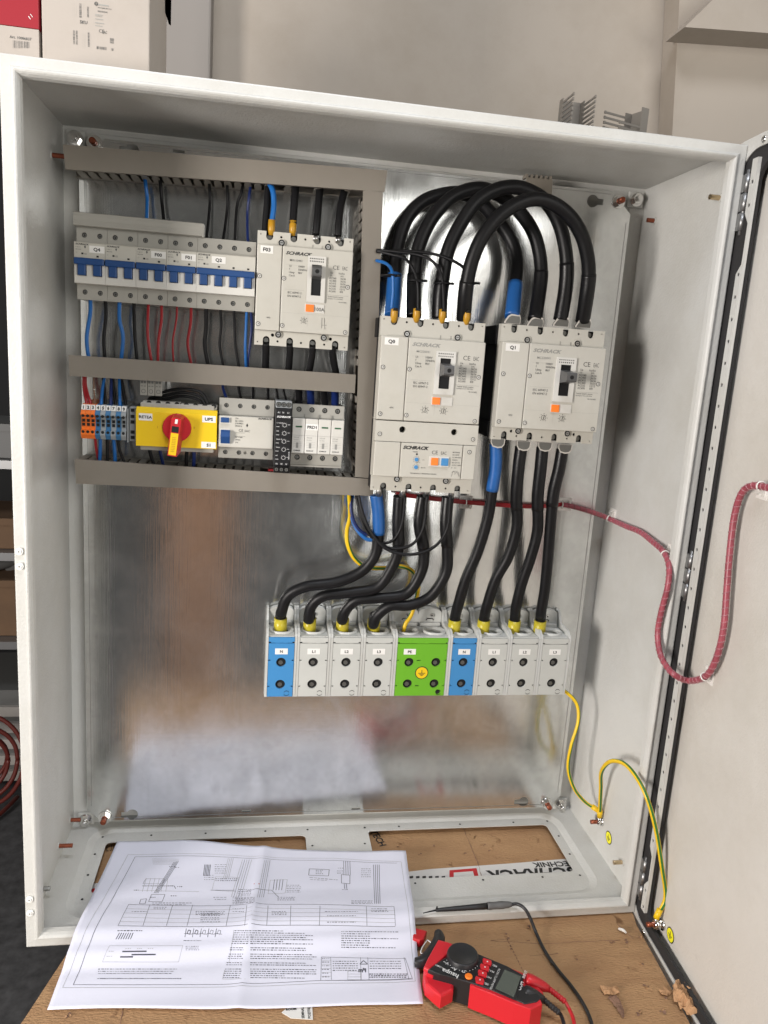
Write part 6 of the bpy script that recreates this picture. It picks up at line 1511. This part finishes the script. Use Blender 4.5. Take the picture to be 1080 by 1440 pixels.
# =================================================================== THINGS ON TOP OF THE CABINET
t = thing('storage_box', 'white cardboard box with small printed labels on top of the cabinet', 'box', (.078, .12, 1.0))
b = MB(); b.box(.0245, .1325, .062, .205, 1.0003, 1.32, 0, .0015); b.build('carton', 'box_white', t)
b = MB(); yb_ = .0617
KB = lambda x, y: PX(90+x/6.353, y/6.353, yb_)   # crop 90,0 scale 6.353
def btext(s_, x, y, size, mi=0, turn=False, bold=.02, xs_=1.):
    q = KB(x, y)
    if turn: b.text(s_, size, lambda a, c: (q[0]-c, yb_, q[1]+a), mi, bold, 0, 0, xs_)
    else: b.tx(s_, q[0], q[1], yb_, size, mi, bold, 0, 0, xs_)
def bars(x0, y0, x1, y1, nb, horiz=False):
    q0, q1 = KB(x0, y0), KB(x1, y1)
    for k in range(nb):
        f = k/nb; w_ = random.uniform(.25, .75)/nb
        if horiz: z0 = q0[1]+(q1[1]-q0[1])*f; b.rect(q0[0], q1[0], z0+(q1[1]-q0[1])*w_, z0, yb_, 0)
        else: xx = q0[0]+(q1[0]-q0[0])*f; b.rect(xx, xx+(q1[0]-q0[0])*w_, q1[1], q0[1], yb_, 0)
q = KB(288, 33); b.ring(q[0], q[1], yb_, .0012, .0019, 0, 16); b.tx('hp', q[0]-.0013, q[1]-.0007, yb_, .0024, 0, .02, .3)
bars(135, 30, 158, 160, 26, True); bars(302, 62, 425, 88, 30); bars(302, 92, 388, 118, 26); bars(80, 270, 98, 400, 22, True); bars(106, 272, 122, 400, 22, True); bars(212, 290, 228, 420, 22, True); bars(292, 412, 380, 448, 12); bars(206, 60, 222, 158, 16, True)
bars(420, 430, 443, 455, 6); bars(410, 340, 445, 392, 9, True)
btext('SKU', 142, 208, .0042); btext('CE', 312, 290, .0048, 0, False, .0); btext('EAC', 342, 298, .0040, 0, False, .0, .7)
for (y, x1) in ((45, 400), (130, 345), (142, 340), (170, 350), (205, 360), (230, 345)): q0, q1 = KB(300 if y == 45 else 278, y), KB(x1, y+3); b.rect(q0[0], q1[0], q1[1], q0[1], yb_, 1)
for x in (78, 92, 110, 175): q0, q1 = KB(x, 28), KB(x+2, 150); b.rect(q0[0], q1[0], q1[1], q0[1], yb_, 1)
for x in (165, 178, 190, 238): q0, q1 = KB(x, 300), KB(x+2, 435); b.rect(q0[0], q1[0], q1[1], q0[1], yb_, 1)
b.build('printing', ['ink_grey', 'ink_light'], t)
q = [P(u, v, x=.1326) for u, v in ((232, -20), (241, -20), (240, 36), (237, 34), (232, 17))]
b = MB(); b.add([(.1329, p.y, p.z) for p in q], [(0, 1, 2, 3, 4)]); b.add([(.1329, p.y, p.z) for p in q][::-1], [(0, 1, 2, 3, 4)]); b.build('handle_hole', 'wall_grey', t)
t = thing('storage_box', 'red and white cardboard box at the left end on top of the cabinet', 'box', (-.01, .12, 1.0))
b = MB(); b.box(-.12, .0215, .062, .2, 1.0003, 1.0445); b.build('lower_carton', 'box_white', t)
b = MB(); b.box(-.1205, .0220, .0615, .2005, 1.0450, 1.18, 0, .0008); b.build('red_lid', 'box_red', t)
b = MB(); K8 = lambda x, y: PX(x/8.31, y/8.31, .0612)
for k in range(17):
    q0, q1 = K8(148+k*12, 468+k*1.2), K8(148+k*12+random.uniform(3, 8), 560); b.rect(q0[0], q1[0], q1[1], q0[1], .0617, 0)
q = K8(110, 440); b.tx('Art. 10006837', q[0], q[1], .0617, .0036, 0); b.build('printing', 'ink_grey', t)
b = MB()
for (x, y) in ((328, 190), (352, 165)): q0, q1 = K8(x, y), K8(x+28, y+36); b.prism([(q0[0], q0[1]), (q0[0]+.0007, q0[1]+.0002), (q1[0]+.0004, q1[1]), (q1[0]-.0003, q1[1])], .0611, .0613)
b.build('white_mark', 'label_white', t)
# two offcuts of slotted duct
def offcut(label, base, turn, nf, h, tilt):
    t = thing('duct_offcut', label, 'duct offcut', base, 'slotted duct offcuts on the cabinet'); cx, cy, cz = base
    Rz = Matrix.Rotation(turn, 3, 'Z')
    def put(b, x0, x1, y0, y1, z0, z1):
        vs = [Vector(base)+Rz @ Vector((x, y, z)) for x in (x0, x1) for y in (y0, y1) for z in (z0, z1)]; b.add(vs, [(0, 1, 3, 2), (4, 6, 7, 5), (0, 4, 5, 1), (2, 3, 7, 6), (0, 2, 6, 4), (1, 5, 7, 3)])
    b = MB(); put(b, -.013, .013, .022, .0235, 0, h); b.build('base', 'duct_in', t)
    for sx in (-1, 1):
        b = MB(); put(b, sx*.0142-.0006, sx*.0142+.0006, .012, .0235, 0, h); b.build('side_strip', 'duct_in', t)
        for k in range(nf):
            z = .003+k*(h-.004)/nf; b = MB(); 
            if not (tilt and sx > 0 and z > h*.62): put(b, sx*.0142-.0006, sx*.0142+.0006, -.022, .012, z, z+.0024); put(b, sx*.0142-.0009, sx*.0142+.0009, -.023, -.0205, z-.0004, z+.0028); b.build('finger', 'duct_in', t)
offcut('upright U-shaped offcut of slotted duct, left one on the cabinet top', (.640, .13, 1.0002), rad(0), 12, .0715, False)
offcut('tilted offcut of slotted duct with long fingers, right one on the cabinet top', (.704, .125, 1.0002), rad(-72), 10, .0635, True)
# =================================================================== LEFT BACKGROUND
t = thing('shelf_unit', 'steel shelving unit behind the cabinet on the left', 'shelving', (-.8, 1.85, -.8))
for z in (.352, .060, -.235):
    b = MB(); b.box(-1.3, -.38, 1.62, 2.1, z-.004, z); b.box(-1.3, -.38, 1.60, 1.6195, z-.022, z+.004); b.build('shelf_board', 'shelf', t)
for x, y in ((-1.3, 1.6), (-.38, 1.6), (-.38, 2.1)): b = MB(); b.box(x, x+.03, y+.0005, y+.03, -.8, 1.2); b.build('post', 'shelf', t)
def crate(label, x0, x1, z0, z1, m_='carton'):
    t = thing('carton_box', label, 'box', ((x0+x1)/2, 1.8, z0)); b = MB(); b.box(x0, x1, 1.66, 1.95, z0, z1, 0, .004); b.build('body', m_, t)
    b = MB(); b.box(x0-.004, x1+.004, 1.654, 1.6595, z1-.02, z1+.002); b.build('rim', m_, t)
crate('brown carton on the middle shelf', -.9, -.5, .0605, .16); crate('brown carton on the lowest shelf', -.95, -.49, -.2345, -.045); crate('dark crate on the top shelf', -.9, -.5, .3525, .46, 'device_dark')
b = MB(); b.tube([(-.62+.07*math.cos(a*.9)*(1+.2*math.sin(a*3)), 1.78+.05*math.sin(a), -.04+.02*a/6) for a in range(8)], .02, 0, 8, 5); tag(b.build('cloth_bag', 'device_dark'), 'dark crumpled bag lying on the lowest shelf carton', 'bag')
t = thing('hose_coil', 'coiled orange-red cable on the floor beneath the shelves', 'cable coil', (-.60, 1.5, -.8))
for k in range(4):
    r_ = .155-.024*k+.01*math.sin(k*5); cx, cz = -.60+.008*math.sin(k*2.1), -.60+.010*math.cos(k*1.7); b = MB()
    b.tube([(cx+r_*math.cos(rad(a)), 1.50+.012*k+.015*math.sin(rad(a*2+k*40)), cz+r_*1.05*math.sin(rad(a))) for a in range(0, 361, 20)], .007, 0, 8, 3); b.build('turn', 'hose', t)
b = MB(); b.tube([(-.9, 1.42, -.79), (-.7, 1.35, -.785), (-.55, 1.45, -.78), (-.5, 1.6, -.78)], .007, 0, 8, 6); b.build('loose_end', 'hose', t)
t = thing('storage_crate', 'grey and white crate with dark cables under the lowest shelf', 'crate', (-.6, 1.75, -.8))
b = MB()
for k in range(5): b.box(-.9, -.42, 1.70, 1.715, -.78+k*.06, -.745+k*.06)
b.build('side', 'box_grey', t)
b = MB(); b.box(-.9, -.42, 1.7155, 2.05, -.79, -.45); b.build('content', 'device_dark', t)
# unseen block added behind the viewer to put a warm blur in the plate
t = thing('reflected_block', 'unseen brown block added behind the viewer for a warm blur in the steel plate', 'box', (.04, -2.1, -.8))
b = MB(); b.box(-.11, .15, -2.25, -1.95, -.8, .30, 0, .004); b.build('body', 'reflection_brown', t)
b = MB(); b.box(-.11, .15, -1.9495, -1.947, .305, .40); b.build('flap', 'reflection_brown', t)  # top strip of the added block
